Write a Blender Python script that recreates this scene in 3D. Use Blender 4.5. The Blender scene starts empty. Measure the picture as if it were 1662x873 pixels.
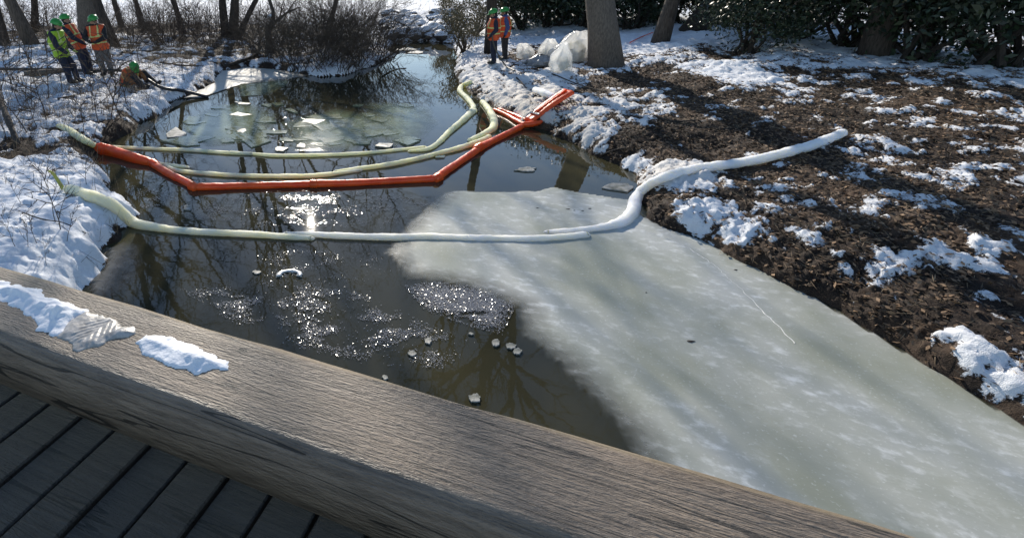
import bpy, math, random
import numpy as np
from mathutils import Vector, Matrix

random.seed(7)
RNG = np.random.default_rng(11)
SC = bpy.context.scene
COL = SC.collection

# ---------------------------------------------------------------- camera
CAM_H = 3.3            # eye above the water
FOC = 873.0            # focal length in photograph pixels
CX, CY = 600.0, 288.0  # optical axis in the photograph
PITCH = math.atan((CY + 44.0) / FOC)
cam_data = bpy.data.cameras.new('camera')
cam = bpy.data.objects.new('camera', cam_data)
COL.objects.link(cam)
cam.location = (0, 0, CAM_H)
cam.rotation_euler = (math.pi / 2 - PITCH, 0, 0)
cam_data.sensor_width = 36.0
cam_data.lens = 36.0 * FOC / 1662.0
cam_data.shift_x = (831.0 - CX) / 1662.0
cam_data.shift_y = -(436.5 - CY) / 1662.0
cam_data.clip_start = 0.05
cam_data.clip_end = 2000
SC.camera = cam

# ---------------------------------------------------------------- sky, sun, exposure
def ray(px, py):
    r = (px - CX) / FOC; d = (py - CY) / FOC
    return Vector((r, math.cos(PITCH) - d * math.sin(PITCH), -math.sin(PITCH) - d * math.cos(PITCH)))
SUN_DIR = Vector((-0.1078, 0.8971, 0.4285)).normalized()   # towards the sun: its glitter lies on the water ahead
SUN_EL = math.asin(SUN_DIR.z)
SUN_AZ = math.atan2(SUN_DIR.x, SUN_DIR.y)
world = bpy.data.worlds.new('World')
SC.world = world
world.use_nodes = True
wn = world.node_tree.nodes; wl = world.node_tree.links
wn.clear()
sky = wn.new('ShaderNodeTexSky'); sky.sky_type = 'NISHITA'; sky.sun_disc = False
sky.sun_elevation = SUN_EL; sky.sun_rotation = SUN_AZ
sky.air_density = 1.0; sky.dust_density = 0.12; sky.ozone_density = 2.0
bgn = wn.new('ShaderNodeBackground'); bgn.inputs['Strength'].default_value = 0.14
wo = wn.new('ShaderNodeOutputWorld')
wl.new(sky.outputs[0], bgn.inputs[0]); wl.new(bgn.outputs[0], wo.inputs[0])
sun_data = bpy.data.lights.new('sun', 'SUN')
sun_data.energy = 4.8; sun_data.angle = math.radians(0.53); sun_data.color = (1.0, 0.915, 0.79)
sun = bpy.data.objects.new('sun', sun_data); COL.objects.link(sun)
sun.rotation_euler = (-SUN_DIR).to_track_quat('-Z', 'Y').to_euler()
SC.view_settings.view_transform = 'Standard'
SC.view_settings.look = 'None'
SC.view_settings.exposure = 0.28
SC.view_settings.gamma = 1.0
SC.view_settings.use_curve_mapping = False
SC.render.engine = 'CYCLES'
SC.cycles.use_denoising = True
SC.cycles.max_bounces = 8
SC.cycles.transparent_max_bounces = 12
SC.cycles.sample_clamp_indirect = 6.0
SC.cycles.caustics_reflective = False
SC.cycles.caustics_refractive = False

# ---------------------------------------------------------------- noise and small maths
def _hash(ix, iy, seed):
    h = (ix.astype(np.int64) * 374761393 + iy.astype(np.int64) * 668265263 + seed * 1442695041) & 0xFFFFFFFF
    h = ((h ^ (h >> 13)) * 1274126177) & 0xFFFFFFFF
    return (h ^ (h >> 16)) & 0xFFFFFFFF
def gnoise(x, y, seed=0):
    x = np.asarray(x, float); y = np.asarray(y, float)
    ix = np.floor(x); iy = np.floor(y); fx = x - ix; fy = y - iy
    u = fx * fx * fx * (fx * (fx * 6 - 15) + 10); v = fy * fy * fy * (fy * (fy * 6 - 15) + 10)
    def g(dx, dy):
        a = _hash(ix + dx, iy + dy, seed) * (2 * math.pi / 4294967296.0)
        return np.cos(a) * (fx - dx) + np.sin(a) * (fy - dy)
    n0 = g(0, 0) * (1 - u) + g(1, 0) * u
    n1 = g(0, 1) * (1 - u) + g(1, 1) * u
    return (n0 * (1 - v) + n1 * v) * 1.5
def fbm(x, y, octv=4, seed=0, gain=0.5):
    s = 0; a = 1.0; f = 1.0
    for i in range(octv):
        s = s + a * gnoise(x * f, y * f, seed + i * 17); a *= gain; f *= 2.03
    return s
def sstep(a, b, x):
    t = np.clip((x - a) / (b - a), 0, 1)
    return t * t * (3 - 2 * t)
def un(px, py, z=0.0):
    v = ray(px, py); t = (z - CAM_H) / v.z
    return np.array((v.x * t, v.y * t))
def poly_sd(P, x, y, skip=()):
    """signed distance to polygon P, positive inside"""
    d = np.full(x.shape, 1e18); ins = np.zeros(x.shape, bool)
    n = len(P)
    for i in range(n):
        ax, ay = P[i]; bx, by = P[(i + 1) % n]
        ex, ey = bx - ax, by - ay
        wx, wy = x - ax, y - ay
        t = np.clip((wx * ex + wy * ey) / (ex * ex + ey * ey + 1e-12), 0, 1)
        if i not in skip:
            d = np.minimum(d, (wx - ex * t) ** 2 + (wy - ey * t) ** 2)
        c = (ay > y) != (by > y)
        xx = ex * (y - ay) / (ey if abs(ey) > 1e-12 else 1e-12) + ax
        ins ^= c & (x < xx)
    d = np.sqrt(d)
    return np.where(ins, d, -d)
def catmull(P, k=10):
    P = [np.asarray(p, float) for p in P]
    Q = [2 * P[0] - P[1]] + P + [2 * P[-1] - P[-2]]
    out = []
    for i in range(1, len(Q) - 2):
        a, b, c, d = Q[i - 1], Q[i], Q[i + 1], Q[i + 2]
        for j in range(k):
            t = j / k
            out.append(0.5 * (2 * b + (c - a) * t + (2 * a - 5 * b + 4 * c - d) * t * t + (3 * b - a - 3 * c + d) * t ** 3))
    out.append(P[-1])
    return np.array(out)

# ---------------------------------------------------------------- object helpers
def tag(o, label=None, cat=None, group=None, kind=None):
    if label: o['label'] = label
    if cat: o['category'] = cat
    if group: o['group'] = group
    if kind: o['kind'] = kind
    return o
def link(name, me, mats=(), parent=None, loc=None):
    o = bpy.data.objects.new(name, me); COL.objects.link(o)
    if me is not None:
        for m in mats: me.materials.append(m)
    if parent is not None: o.parent = parent
    if loc is not None: o.location = loc
    return o
def empty(name, loc):
    o = bpy.data.objects.new(name, None); COL.objects.link(o); o.location = loc
    return o
def np_mesh(name, V, F, smooth=True, mat_index=None):
    """V (n,3); F (m,k) all the same arity"""
    V = np.ascontiguousarray(V, np.float32); F = np.ascontiguousarray(F, np.int32)
    me = bpy.data.meshes.new(name)
    me.vertices.add(len(V)); me.vertices.foreach_set('co', V.ravel())
    k = F.shape[1]
    me.loops.add(F.size); me.loops.foreach_set('vertex_index', F.ravel())
    me.polygons.add(len(F))
    me.polygons.foreach_set('loop_start', np.arange(0, F.size, k, dtype=np.int32))
    if mat_index is not None: me.polygons.foreach_set('material_index', np.ascontiguousarray(mat_index, np.int32))
    me.update(calc_edges=True); me.validate()
    me.polygons.foreach_set('use_smooth', np.full(len(me.polygons), smooth, bool))
    return me
def fattr(me, name, vals):
    a = me.attributes.new(name, 'FLOAT', 'POINT'); a.data.foreach_set('value', np.ascontiguousarray(vals, np.float32))

class MB:
    """collects tubes, boxes and loose faces, then becomes one mesh"""
    def __init__(s): s.v = []; s.f = []; s.m = []; s.n = 0
    def add(s, V, F, mi=0):
        s.v.append(np.asarray(V, float).reshape(-1, 3))
        for f in F: s.f.append(tuple(int(i) + s.n for i in f)); s.m.append(mi)
        s.n += len(s.v[-1])
    def tube(s, P, R, sides=6, cap=True, mi=0, flat=1.0, twist=0.0):
        P = np.asarray(P, float); n = len(P)
        R = np.full(n, R, float) if np.isscalar(R) else np.asarray(R, float)
        T = np.gradient(P, axis=0); T /= np.linalg.norm(T, axis=1)[:, None] + 1e-9
        ref = np.array((0, 0, 1.0)) if abs(T[:, 2]).mean() < 0.85 else np.array((1.0, 0, 0))
        A = np.cross(T, ref); A /= np.linalg.norm(A, axis=1)[:, None] + 1e-9
        B = np.cross(A, T)
        an = np.arange(sides) * 2 * math.pi / sides + twist
        ring = P[:, None, :] + R[:, None, None] * (np.cos(an)[None, :, None] * A[:, None, :] + flat * np.sin(an)[None, :, None] * B[:, None, :])
        b = s.n; s.v.append(ring.reshape(-1, 3)); s.n += n * sides
        for i in range(n - 1):
            for j in range(sides):
                k = (j + 1) % sides
                s.f.append((b + i * sides + j, b + i * sides + k, b + (i + 1) * sides + k, b + (i + 1) * sides + j)); s.m.append(mi)
        if cap:
            s.f.append(tuple(b + j for j in range(sides))[::-1]); s.m.append(mi)
            s.f.append(tuple(b + (n - 1) * sides + j for j in range(sides))); s.m.append(mi)
    def box(s, c, h, R=None, mi=0, bev=0.0):
        c = np.asarray(c, float); h = np.asarray(h, float)
        if bev > 0:
            V = []
            for zz, k in ((-1, bev), (-1 + 2 * 0, 0), (1, 0), (1, bev)): pass
            prof = [(-h[2], bev), (-h[2] + bev, 0), (h[2] - bev, 0), (h[2], bev)]
            for z, k in prof:
                a, b_ = h[0] - k, h[1] - k
                V += [(-a, -b_, z), (a, -b_, z), (a, b_, z), (-a, b_, z)]
            F = [(3, 2, 1, 0), (12, 13, 14, 15)]
            for i in range(3):
                for j in range(4):
                    k = (j + 1) % 4; F.append((i * 4 + j, i * 4 + k, i * 4 + 4 + k, i * 4 + 4 + j))
            V = np.array(V)
        else:
            V = np.array([(x, y, z) for z in (-1, 1) for y in (-1, 1) for x in (-1, 1)]) * h
            F = [(0, 2, 3, 1), (4, 5, 7, 6), (0, 1, 5, 4), (2, 6, 7, 3), (0, 4, 6, 2), (1, 3, 7, 5)]
        if R is not None: V = V @ np.asarray(R, float).T
        s.add(V + c, F, mi)
    def build(s, name, mats, parent=None, smooth=True):
        me = bpy.data.meshes.new(name)
        V = np.concatenate(s.v) if s.v else np.zeros((0, 3))
        if parent is not None: V = V - np.array(parent_loc(parent))
        me.from_pydata(V.tolist(), [], s.f)
        if any(s.m): me.polygons.foreach_set('material_index', np.array(s.m, np.int32))
        me.polygons.foreach_set('use_smooth', np.full(len(me.polygons), smooth, bool))
        me.update()
        return link(name, me, mats if isinstance(mats, (list, tuple)) else [mats], parent)
def parent_loc(p):
    l = Vector(p.location)
    while p.parent is not None:
        p = p.parent; l += Vector(p.location)
    return l
def copy_tree(o, parent=None):
    c = o.copy(); COL.objects.link(c); c.parent = parent
    for ch in list(o.children): copy_tree(ch, c)
    return c

# ---------------------------------------------------------------- materials
def new_mat(name):
    m = bpy.data.materials.new(name); m.use_nodes = True
    nt = m.node_tree; b = nt.nodes['Principled BSDF']
    return m, nt, b
def ramp(nt, fac, stops):
    r = nt.nodes.new('ShaderNodeValToRGB'); e = r.color_ramp.elements
    while len(e) < len(stops): e.new(0.5)
    for i, (p, c) in enumerate(stops):
        e[i].position = p; e[i].color = (c[0], c[1], c[2], 1)
    nt.links.new(fac, r.inputs[0]); return r.outputs[0]
def noise_node(nt, scale, detail=4, rough=0.55, coord='Object', stretch=None):
    tc = nt.nodes.new('ShaderNodeTexCoord'); n = nt.nodes.new('ShaderNodeTexNoise')
    n.inputs['Scale'].default_value = scale; n.inputs['Detail'].default_value = detail; n.inputs['Roughness'].default_value = rough
    src = tc.outputs[coord]
    if stretch:
        mp = nt.nodes.new('ShaderNodeMapping'); mp.inputs['Scale'].default_value = stretch[:3]
        if len(stretch) > 3:
            ro = nt.nodes.new('ShaderNodeMapping'); ro.inputs['Rotation'].default_value = (0, 0, stretch[3])
            nt.links.new(src, ro.inputs[0]); src = ro.outputs[0]
        nt.links.new(src, mp.inputs[0]); src = mp.outputs[0]
    nt.links.new(src, n.inputs['Vector']); return n.outputs[0]
def bump(nt, b, h, strength=0.3, dist=0.02):
    n = nt.nodes.new('ShaderNodeBump'); n.inputs['Strength'].default_value = strength; n.inputs['Distance'].default_value = dist
    nt.links.new(h, n.inputs['Height']); nt.links.new(n.outputs[0], b.inputs['Normal']); return n
def simple(name, c1, c2=None, rough=0.7, scale=8, bstr=0.3, bdist=0.01, spec=0.5, coord='Object', stretch=None, detail=4, lo=0.35, hi=0.65):
    m, nt, b = new_mat(name)
    b.inputs['Roughness'].default_value = rough; b.inputs['Specular IOR Level'].default_value = spec
    n = noise_node(nt, scale, detail, coord=coord, stretch=stretch)
    nt.links.new(ramp(nt, n, [(lo, c1), (hi, c2 or c1)]), b.inputs['Base Color'])
    if bstr: bump(nt, b, n, bstr, bdist)
    return m
def math_node(nt, op, a, b=None, clamp=False):
    n = nt.nodes.new('ShaderNodeMath'); n.operation = op; n.use_clamp = clamp
    for i, v in enumerate((a, b)):
        if v is None: continue
        if isinstance(v, (int, float)): n.inputs[i].default_value = v
        else: nt.links.new(v, n.inputs[i])
    return n.outputs[0]
def attr(nt, name):
    a = nt.nodes.new('ShaderNodeAttribute'); a.attribute_name = name; return a.outputs['Fac']
def mixc(nt, fac, a, b):
    n = nt.nodes.new('ShaderNodeMix'); n.data_type = 'RGBA'
    for k, v in ((0, fac), (6, a), (7, b)):
        if isinstance(v, tuple): n.inputs[k].default_value = (*v, 1)
        elif isinstance(v, (int, float)): n.inputs[k].default_value = v
        else: nt.links.new(v, n.inputs[k])
    return n.outputs[2]
# ================================================================ the setting: banks, water, ice
# the creek's outline, walked along the left bank upstream, then back along the right bank
LEFT_EDGE = [(120, 500), (150, 452), (178, 428), (172, 404), (205, 386), (214, 352), (205, 330), (176, 306), (170, 285), (150, 262), (160, 244),
             (190, 229), (216, 214), (236, 196), (262, 186), (276, 168), (318, 152), (345, 139), (358, 118), (400, 111),
             (470, 117), (520, 126), (560, 122), (612, 106), (640, 92), (624, 80), (640, 69)]
RIGHT_EDGE = [(690, 67), (735, 72), (742, 92), (738, 120), (752, 140), (785, 166), (812, 184), (850, 205), (890, 213), (925, 232),
              (962, 252), (1008, 270), (1030, 288), (1040, 318), (1038, 352), (1080, 371), (1125, 386), (1162, 402), (1205, 424), (1330, 490), (1480, 580), (1680, 700)]
WATER = [un(*p) for p in LEFT_EDGE]
WATER = [WATER[0] + np.array((-0.9, -2.2)), ] + WATER
WATER = [np.array((-2.6, -6.0))] + WATER + [un(*p) for p in RIGHT_EDGE] + [np.array((5.6, 1.5)), np.array((5.2, -6.0))]
WATER = np.array(WATER)

# ground cover seen on the banks: (px, py, rx, ry, snow level, dirt on the snow)
COVER = [
    (60, 400, 120, 70, 0.95, 0.0), (60, 320, 110, 50, 0.9, 0.0), (60, 260, 90, 30, 0.6, 0.05), (140, 245, 50, 26, 0.12, 0.1),
    (50, 228, 50, 12, -0.1, 0.1), (120, 180, 120, 30, 0.38, 0.05), (190, 172, 40, 12, 0.15, 0.1), (110, 115, 140, 25, 0.6, 0.0), (180, 215, 30, 12, 0.25, 0.1),
    (188, 372, 26, 24, -0.45, 0.15), (178, 332, 26, 14, -0.25, 0.1), (90, 224, 60, 12, -0.2, .1), (185, 188, 36, 10, -0.25, .1), (225, 178, 20, 10, -.1, .1), (215, 132, 20, 8, .1, .1), (310, 135, 20, 8, -.1, .1), (150, 345, 18, 12, -0.1, 0.1), (135, 305, 20, 10, 0.05, 0.1), (250, 140, 60, 22, 0.7, 0.05), (330, 110, 70, 20, 0.4, 0.05),
    (330, 75, 120, 18, 0.12, 0.05), (450, 100, 60, 18, 0.2, 0.0), (560, 100, 70, 18, 0.55, 0.0), (60, 55, 70, 14, -0.1, 0.05), (250, 48, 70, 7, -0.35, 0.1), (400, 50, 60, 10, 0.0, 0.1),
    (680, 10, 200, 12, 0.9, 0.0), (300, 10, 160, 16, 0.8, 0.0), (670, 45, 60, 18, 0.45, 0.0),
    (800, 122, 60, 16, 0.36, 0.5), (780, 100, 40, 14, 0.5, 0.3), (850, 150, 70, 18, 0.38, 0.75), (900, 128, 40, 8, 0.5, 0.3), (880, 172, 60, 14, 0.32, 0.8),
    (940, 195, 60, 16, 0.40, 0.55), (1000, 235, 46, 16, 0.75, 0.15), (960, 225, 40, 8, 0.25, 0.2), (1095, 262, 46, 14, 0.75, 0.6), (1030, 268, 24, 16, -0.3, 0.2), (1010, 262, 18, 8, -0.2, 0.2),
    (1155, 322, 50, 26, 0.26, 0.1), (1075, 300, 36, 16, -0.35, 0.2), (1085, 335, 36, 14, -0.2, 0.1), (1190, 375, 40, 20, -0.6, 0.0), (1120, 372, 30, 8, 0.3, 0.0),
    (1100, 215, 90, 26, -0.4, 0.2), (1170, 240, 50, 16, -0.4, 0.2), (1050, 140, 90, 14, -0.35, 0.1), (1000, 165, 70, 10, 0.16, 0.4), (1020, 188, 50, 12, 0.32, 0.35), (1180, 142, 40, 16, 0.75, 0.0),
    (1030, 92, 40, 14, 0.8, 0.0), (1130, 78, 90, 18, 0.85, 0.0), (1130, 113, 60, 8, -0.1, 0.1), (980, 120, 30, 8, 0.4, 0.1), (870, 98, 50, 12, -0.05, 0.2), (940, 100, 30, 10, -0.2, 0.2),
    (1350, 320, 90, 50, -0.1, 0.2), (1450, 200, 120, 50, -0.1, 0.15), (1600, 400, 140, 90, -0.15, 0.2), (1350, 110, 120, 30, 0.3, 0.0), (1560, 90, 120, 40, 0.0, 0.0), (1340, 420, 60, 30, -.35, .2), (1250, 200, 60, 30, -.2, .2),
]
def _cover_world():
    out = []
    for px, py, rx, ry, lv, dt in COVER:
        z = 0.5
        c = un(px, py, z); a = un(px + rx, py, z); b = un(px, max(py - ry, -34), z); d = un(px, py + ry, z)
        out.append((c[0], c[1], abs(a[0] - c[0]), 0.5 * abs(b[1] - d[1]), lv, dt))
    return out
COVER_W = _cover_world()

def ground(x, y):
    """height, snow level, dirt, signed distance to the water (positive in it)"""
    x = np.asarray(x, float); y = np.asarray(y, float)
    wob = 0.10 * fbm(x * 1.6, y * 1.6, 3, 5)
    sd = poly_sd(WATER, x, y) + wob
    d = np.maximum(-sd, 0)
    right = sstep(-0.5, 2.5, x - np.where(y > 24, 1.5, 0.6))
    steep = np.where(y > 23, 0.14, np.where(y > 13, 0.24, 0.33)) + 0.06 * gnoise(x * 0.5, y * 0.5, 3)
    hl = steep * (1 - np.exp(-d / 0.22)) + 0.055 * np.minimum(d, 7) + 0.004 * np.maximum(d - 7, 0)
    hr = (steep + 0.02) * (1 - np.exp(-d / 0.30)) + 0.10 * np.minimum(d, 9) + 0.012 * np.maximum(d - 9, 0)
    h = hl * (1 - right) + hr * right
    near = sstep(0, 1.2, d)
    h = h + near * (0.10 * fbm(x * 0.45, y * 0.45, 3, 9)) + sstep(0, .3, d) * (0.035 * fbm(x * 2.2, y * 2.2, 3, 21))
    h = np.where(sd > 0, -np.minimum(sd * 0.9, 0.8) - 0.02, h)
    # snow
    wsum = np.full(x.shape, 0.02); lev = 0.02 * np.where(right > .5, 0.3, 0.6); dirt = np.zeros(x.shape)
    for cx, cy, rx, ry, lv, dt in COVER_W:
        w = np.exp(-np.minimum(((x - cx) / rx) ** 2 + ((y - cy) / ry) ** 2, 40))
        wsum = wsum + w; lev = lev + w * lv; dirt = dirt + w * dt
    lev = lev / wsum; dirt = dirt / wsum
    v = lev + 0.42 * fbm(x * 1.5, y * 1.5, 5, 31, 0.6) + 0.10 * gnoise(x * 9, y * 6, 77) - 0.12
    v = v + (0.10 + 0.22 * right) * fbm(x * 4.5, y * 3.2, 4, 91, 0.65) * np.exp(-d / 14)
    v = v + 0.06 * right - 0.10 * (1 - right) * sstep(8.5, 10.5, y) - (np.where(y > 13, 0.16, 0.34) + 0.2 * right) * np.exp(-d / 0.12) + 0.10 * np.exp(-((d - 0.45) / 0.25) ** 2)
    v = np.where(sd > 0, -1, v)
    t = np.clip(v, 0, 1)
    thick = 0.13 * np.power(t, 0.55) * sstep(0, .15, d)
    lump = 0.030 * fbm(x * 5.0, y * 5.0, 3, 51) * np.clip(t * 4, 0, 1) + 0.022 * fbm(x * 14, y * 12, 2, 53) * np.exp(-d / 12) * (0.5 + right)
    thick = thick * (0.7 + 0.3 * np.abs(1 - right)) + lump
    h = h + np.where(sd > 0, 0, thick)
    return h, v, dirt, sd
def gz(x, y):
    return float(ground(np.array([x]), np.array([y]))[0][0])
_T = np.geomspace(2.0, 160, 1500)
def hit(px, py, above=0.0):
    """the point of the banks or the water seen at a photograph pixel"""
    v = ray(px, py)
    X = v.x * _T; Y = v.y * _T; Z = CAM_H + v.z * _T
    S = np.maximum(ground(X, Y)[0], 0.0) + above
    k = np.argmax(Z < S)
    if not (Z < S).any(): k = len(_T) - 1
    t0, t1 = _T[max(k - 1, 0)], _T[k]
    for _ in range(2):
        tt = np.linspace(t0, t1, 16); X = v.x * tt; Y = v.y * tt; Z = CAM_H + v.z * tt
        S = np.maximum(ground(X, Y)[0], 0.0) + above
        k = int(np.argmax(Z < S)); k = max(k, 1); t0, t1 = tt[k - 1], tt[k]
    t = 0.5 * (t0 + t1)
    return np.array((v.x * t, v.y * t, CAM_H + v.z * t))

# ---- ground sheet: fine where the camera looks, coarse elsewhere
def build_ground():
    az = np.concatenate([np.arange(-180, -60, 4.0), np.arange(-60, -43, 0.6), np.arange(-43, 52, 0.15), np.arange(52, 66, 0.4), np.arange(66, 180, 4.0)])
    az = np.radians(np.append(az, 180.0))
    r = np.concatenate([np.geomspace(1.6, 3.6, 40)[:-1], np.geomspace(3.6, 34, 640)[:-1], np.geomspace(34, 420, 150)])
    A, Rr = np.meshgrid(az, r)
    X = np.sin(A) * Rr; Y = np.cos(A) * Rr
    h, v, dt, sd = ground(X.ravel(), Y.ravel())
    nr, na = X.shape
    V = np.stack([X.ravel(), Y.ravel(), h], 1)
    idx = np.arange(nr * na).reshape(nr, na)
    F = np.stack([idx[:-1, :-1], idx[:-1, 1:], idx[1:, 1:], idx[1:, :-1]], -1).reshape(-1, 4)
    deep = (sd > 0.35)
    keep = ~(deep[F].all(1))
    F = F[keep][:, ::-1]
    used = np.zeros(len(V), bool); used[F.ravel()] = True
    remap = np.cumsum(used) - 1
    V = V[used]; F = remap[F]
    me = np_mesh('ground', V, F)
    fattr(me, 'snow', v[used]); fattr(me, 'dirt', dt[used])
    return me, V, v[used], sd[used]

def ground_mat():
    m, nt, b = new_mat('bank_snow_and_soil')
    b.inputs['Roughness'].default_value = 0.8; b.inputs['Specular IOR Level'].default_value = 0.25
    n1 = noise_node(nt, 22, 5, 0.65); n2 = noise_node(nt, 90, 3, 0.6); n3 = noise_node(nt, 3.0, 4)
    s = math_node(nt, 'ADD', attr(nt, 'snow'), math_node(nt, 'MULTIPLY', math_node(nt, 'SUBTRACT', n1, 0.5), 0.55))
    s = math_node(nt, 'ADD', s, math_node(nt, 'MULTIPLY', math_node(nt, 'SUBTRACT', n2, 0.5), 0.22))
    s = math_node(nt, 'MULTIPLY', math_node(nt, 'ADD', s, 0.01), 14.0, True)
    soil = ramp(nt, n2, [(0.32, (0.010, 0.007, 0.005)), (0.52, (0.030, 0.019, 0.013)), (0.64, (0.075, 0.047, 0.030)), (0.76, (0.20, 0.145, 0.09))])
    n5 = noise_node(nt, 0.9, 5, 0.6)
    soil = mixc(nt, math_node(nt, 'MULTIPLY', math_node(nt, 'SUBTRACT', n5, 0.46), 6.0, True), soil, mixc(nt, n2, (0.035, 0.020, 0.012), (0.15, 0.092, 0.055)))
    soil = mixc(nt, math_node(nt, 'MULTIPLY', math_node(nt, 'SUBTRACT', n3, 0.45), 3.0, True), soil, (0.020, 0.014, 0.010))
    snow = mixc(nt, math_node(nt, 'MULTIPLY', attr(nt, 'dirt'), 1.0), (0.83, 0.85, 0.88), (0.56, 0.49, 0.39))
    snow = mixc(nt, math_node(nt, 'MULTIPLY', math_node(nt, 'GREATER_THAN', n2, 0.66), 0.35), snow, (0.35, 0.28, 0.21))
    nt.links.new(mixc(nt, s, soil, snow), b.inputs['Base Color'])
    hh = math_node(nt, 'ADD', n1, math_node(nt, 'MULTIPLY', n2, 0.4))
    bump(nt, b, hh, 0.55, 0.03)
    return m
M_GROUND = ground_mat()
g_me, G_V, G_S, G_SD = build_ground()
ground_obj = tag(link('ground', g_me, [M_GROUND]), 'snowy banks of the creek with bare soil and leaf litter', kind='structure')

# ---- water
def water_mat():
    m, nt, b = new_mat('creek_water')
    n3 = noise_node(nt, 0.35, 3)
    nt.links.new(ramp(nt, n3, [(0.38, (0.026, 0.026, 0.017)), (0.62, (0.052, 0.047, 0.025))]), b.inputs['Base Color'])
    b.inputs['Roughness'].default_value = 0.015; b.inputs['IOR'].default_value = 1.333
    n = noise_node(nt, 2.2, 2); n2 = noise_node(nt, 14, 2)
    bump(nt, b, math_node(nt, 'ADD', n, math_node(nt, 'MULTIPLY', n2, 0.10)), 0.05, 0.03)
    return m
M_WATER = water_mat()
wb = np.array([(-14, -8), (14, -8), (14, 40), (-14, 40)], float)
wme = np_mesh('water', np.column_stack([wb, np.zeros(4)]), np.array([[0, 1, 2, 3]]), smooth=False)
tag(link('water', wme, [M_WATER]), 'dark still creek water mirroring bare trees', kind='structure')

# ---- sheets of ice lying on the water: an outline with its own softness along each edge
def ice_mat(name, c1, c2, spots, rough=0.32, cover=0.95, bstr=0.12):
    m, nt, b = new_mat(name)
    n1 = noise_node(nt, 0.9, 4, 0.55, stretch=(1, 0.7, 1)); n2 = noise_node(nt, 8.0, 6, 0.62, stretch=(0.8, 1.25, 1, 0.45)); n3 = noise_node(nt, 38, 3)
    col = ramp(nt, n1, [(0.35, c1), (0.65, c2)])
    sp = math_node(nt, 'MULTIPLY', math_node(nt, 'SUBTRACT', n2, 0.52), 6.0, True)
    sp = math_node(nt, 'MULTIPLY', sp, math_node(nt, 'MULTIPLY', math_node(nt, 'SUBTRACT', n1, 0.40), 5.0, True))
    col = mixc(nt, math_node(nt, 'MULTIPLY', sp, 0.72), col, spots)
    fl = math_node(nt, 'MULTIPLY', math_node(nt, 'SUBTRACT', n3, 0.60), 7.0, True)
    col = mixc(nt, math_node(nt, 'MULTIPLY', fl, 0.35), col, spots)
    nt.links.new(col, b.inputs['Base Color'])
    b.inputs['Roughness'].default_value = rough; b.inputs['IOR'].default_value = 1.31
    bump(nt, b, math_node(nt, 'ADD', n2, math_node(nt, 'MULTIPLY', n3, 0.25)), bstr, 0.02)
    tr = nt.nodes.new('ShaderNodeBsdfTransparent'); mx = nt.nodes.new('ShaderNodeMixShader')
    a = math_node(nt, 'ADD', attr(nt, 'thick'), math_node(nt, 'MULTIPLY', math_node(nt, 'SUBTRACT', n2, 0.5), 0.5))
    a = math_node(nt, 'MULTIPLY', math_node(nt, 'MULTIPLY', a, attr(nt, 'solid'), True), cover)
    out = nt.nodes['Material Output']
    nt.links.new(a, mx.inputs[0]); nt.links.new(tr.outputs[0], mx.inputs[1]); nt.links.new(b.outputs[0], mx.inputs[2])
    nt.links.new(mx.outputs[0], out.inputs['Surface'])
    return m
def ice_sheet(name, pts, soft, mat, label, cat='ice', z=0.010, step=0.05, soft_w=0.6, lift=0.012):
    """soft: indices of outline edges that thin out gradually"""
    P = np.array([un(*p) for p in pts])
    lo = P.min(0) - 0.1; hi = P.max(0) + 0.1
    nx = int((hi[0] - lo[0]) / step) + 2; ny = int((hi[1] - lo[1]) / step) + 2
    X, Y = np.meshgrid(np.linspace(lo[0], hi[0], nx), np.linspace(lo[1], hi[1], ny))
    x = X.ravel(); y = Y.ravel()
    wv = 0.05 * fbm(x * 3, y * 3, 3, 61)
    sd = poly_sd(P, x, y) + wv * 0.6
    hard = [i for i in range(len(P)) if i not in soft]
    ds = np.abs(poly_sd(P, x, y, skip=hard)) if soft else np.full(x.shape, 9.0)
    thick = 0.1 + np.clip(ds / soft_w, 0, 1.2) * 1.0 if soft else np.full(x.shape, 1.4)
    solid = sstep(0.0, 0.03, sd)
    Z = z + lift * np.clip(solid * np.clip(thick, 0, 1), 0, 1) + 0.003 * gnoise(x * 2.5, y * 2.5, 8)
    idx = np.arange(nx * ny).reshape(ny, nx)
    F = np.stack([idx[:-1, :-1], idx[:-1, 1:], idx[1:, 1:], idx[1:, :-1]], -1).reshape(-1, 4)
    F = F[(sd[F] > -0.01).any(1)]
    used = np.zeros(len(x), bool); used[F.ravel()] = True; rm = np.cumsum(used) - 1
    V = np.column_stack([x, y, Z])[used]; F = rm[F]
    me = np_mesh(name, V, F); fattr(me, 'thick', thick[used]); fattr(me, 'solid', solid[used])
    return tag(link(name, me, [mat]), label, cat)
M_ICE = ice_mat('grey_pond_ice', (0.32, 0.33, 0.26), (0.50, 0.505, 0.465), (0.82, 0.83, 0.81))
M_ICE_DARK = ice_mat('thin_dark_ice', (0.10, 0.10, 0.095), (0.17, 0.17, 0.16), (0.30, 0.30, 0.29), rough=0.22, cover=0.8, bstr=0.3)
M_ICE_SHELF = ice_mat('snowy_shelf_ice', (0.55, 0.53, 0.46), (0.68, 0.67, 0.61), (0.78, 0.78, 0.75), rough=0.6)
M_ICE_OLIVE = ice_mat('wet_olive_ice', (0.15, 0.18, 0.10), (0.24, 0.275, 0.17), (0.38, 0.41, 0.33), rough=0.07, cover=0.8)
BIG = [(655, 372), (690, 338), (722, 312), (800, 313), (868, 312), (900, 305), (960, 318), (1022, 326), (1042, 352), (1080, 371), (1125, 386), (1165, 403), (1205, 424),
       (1330, 490), (1480, 580), (1800, 780), (1800, 1200), (1260, 1200), (1010, 700), (905, 590), (846, 545), (838, 500), (760, 468), (660, 452), (628, 410)]
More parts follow.
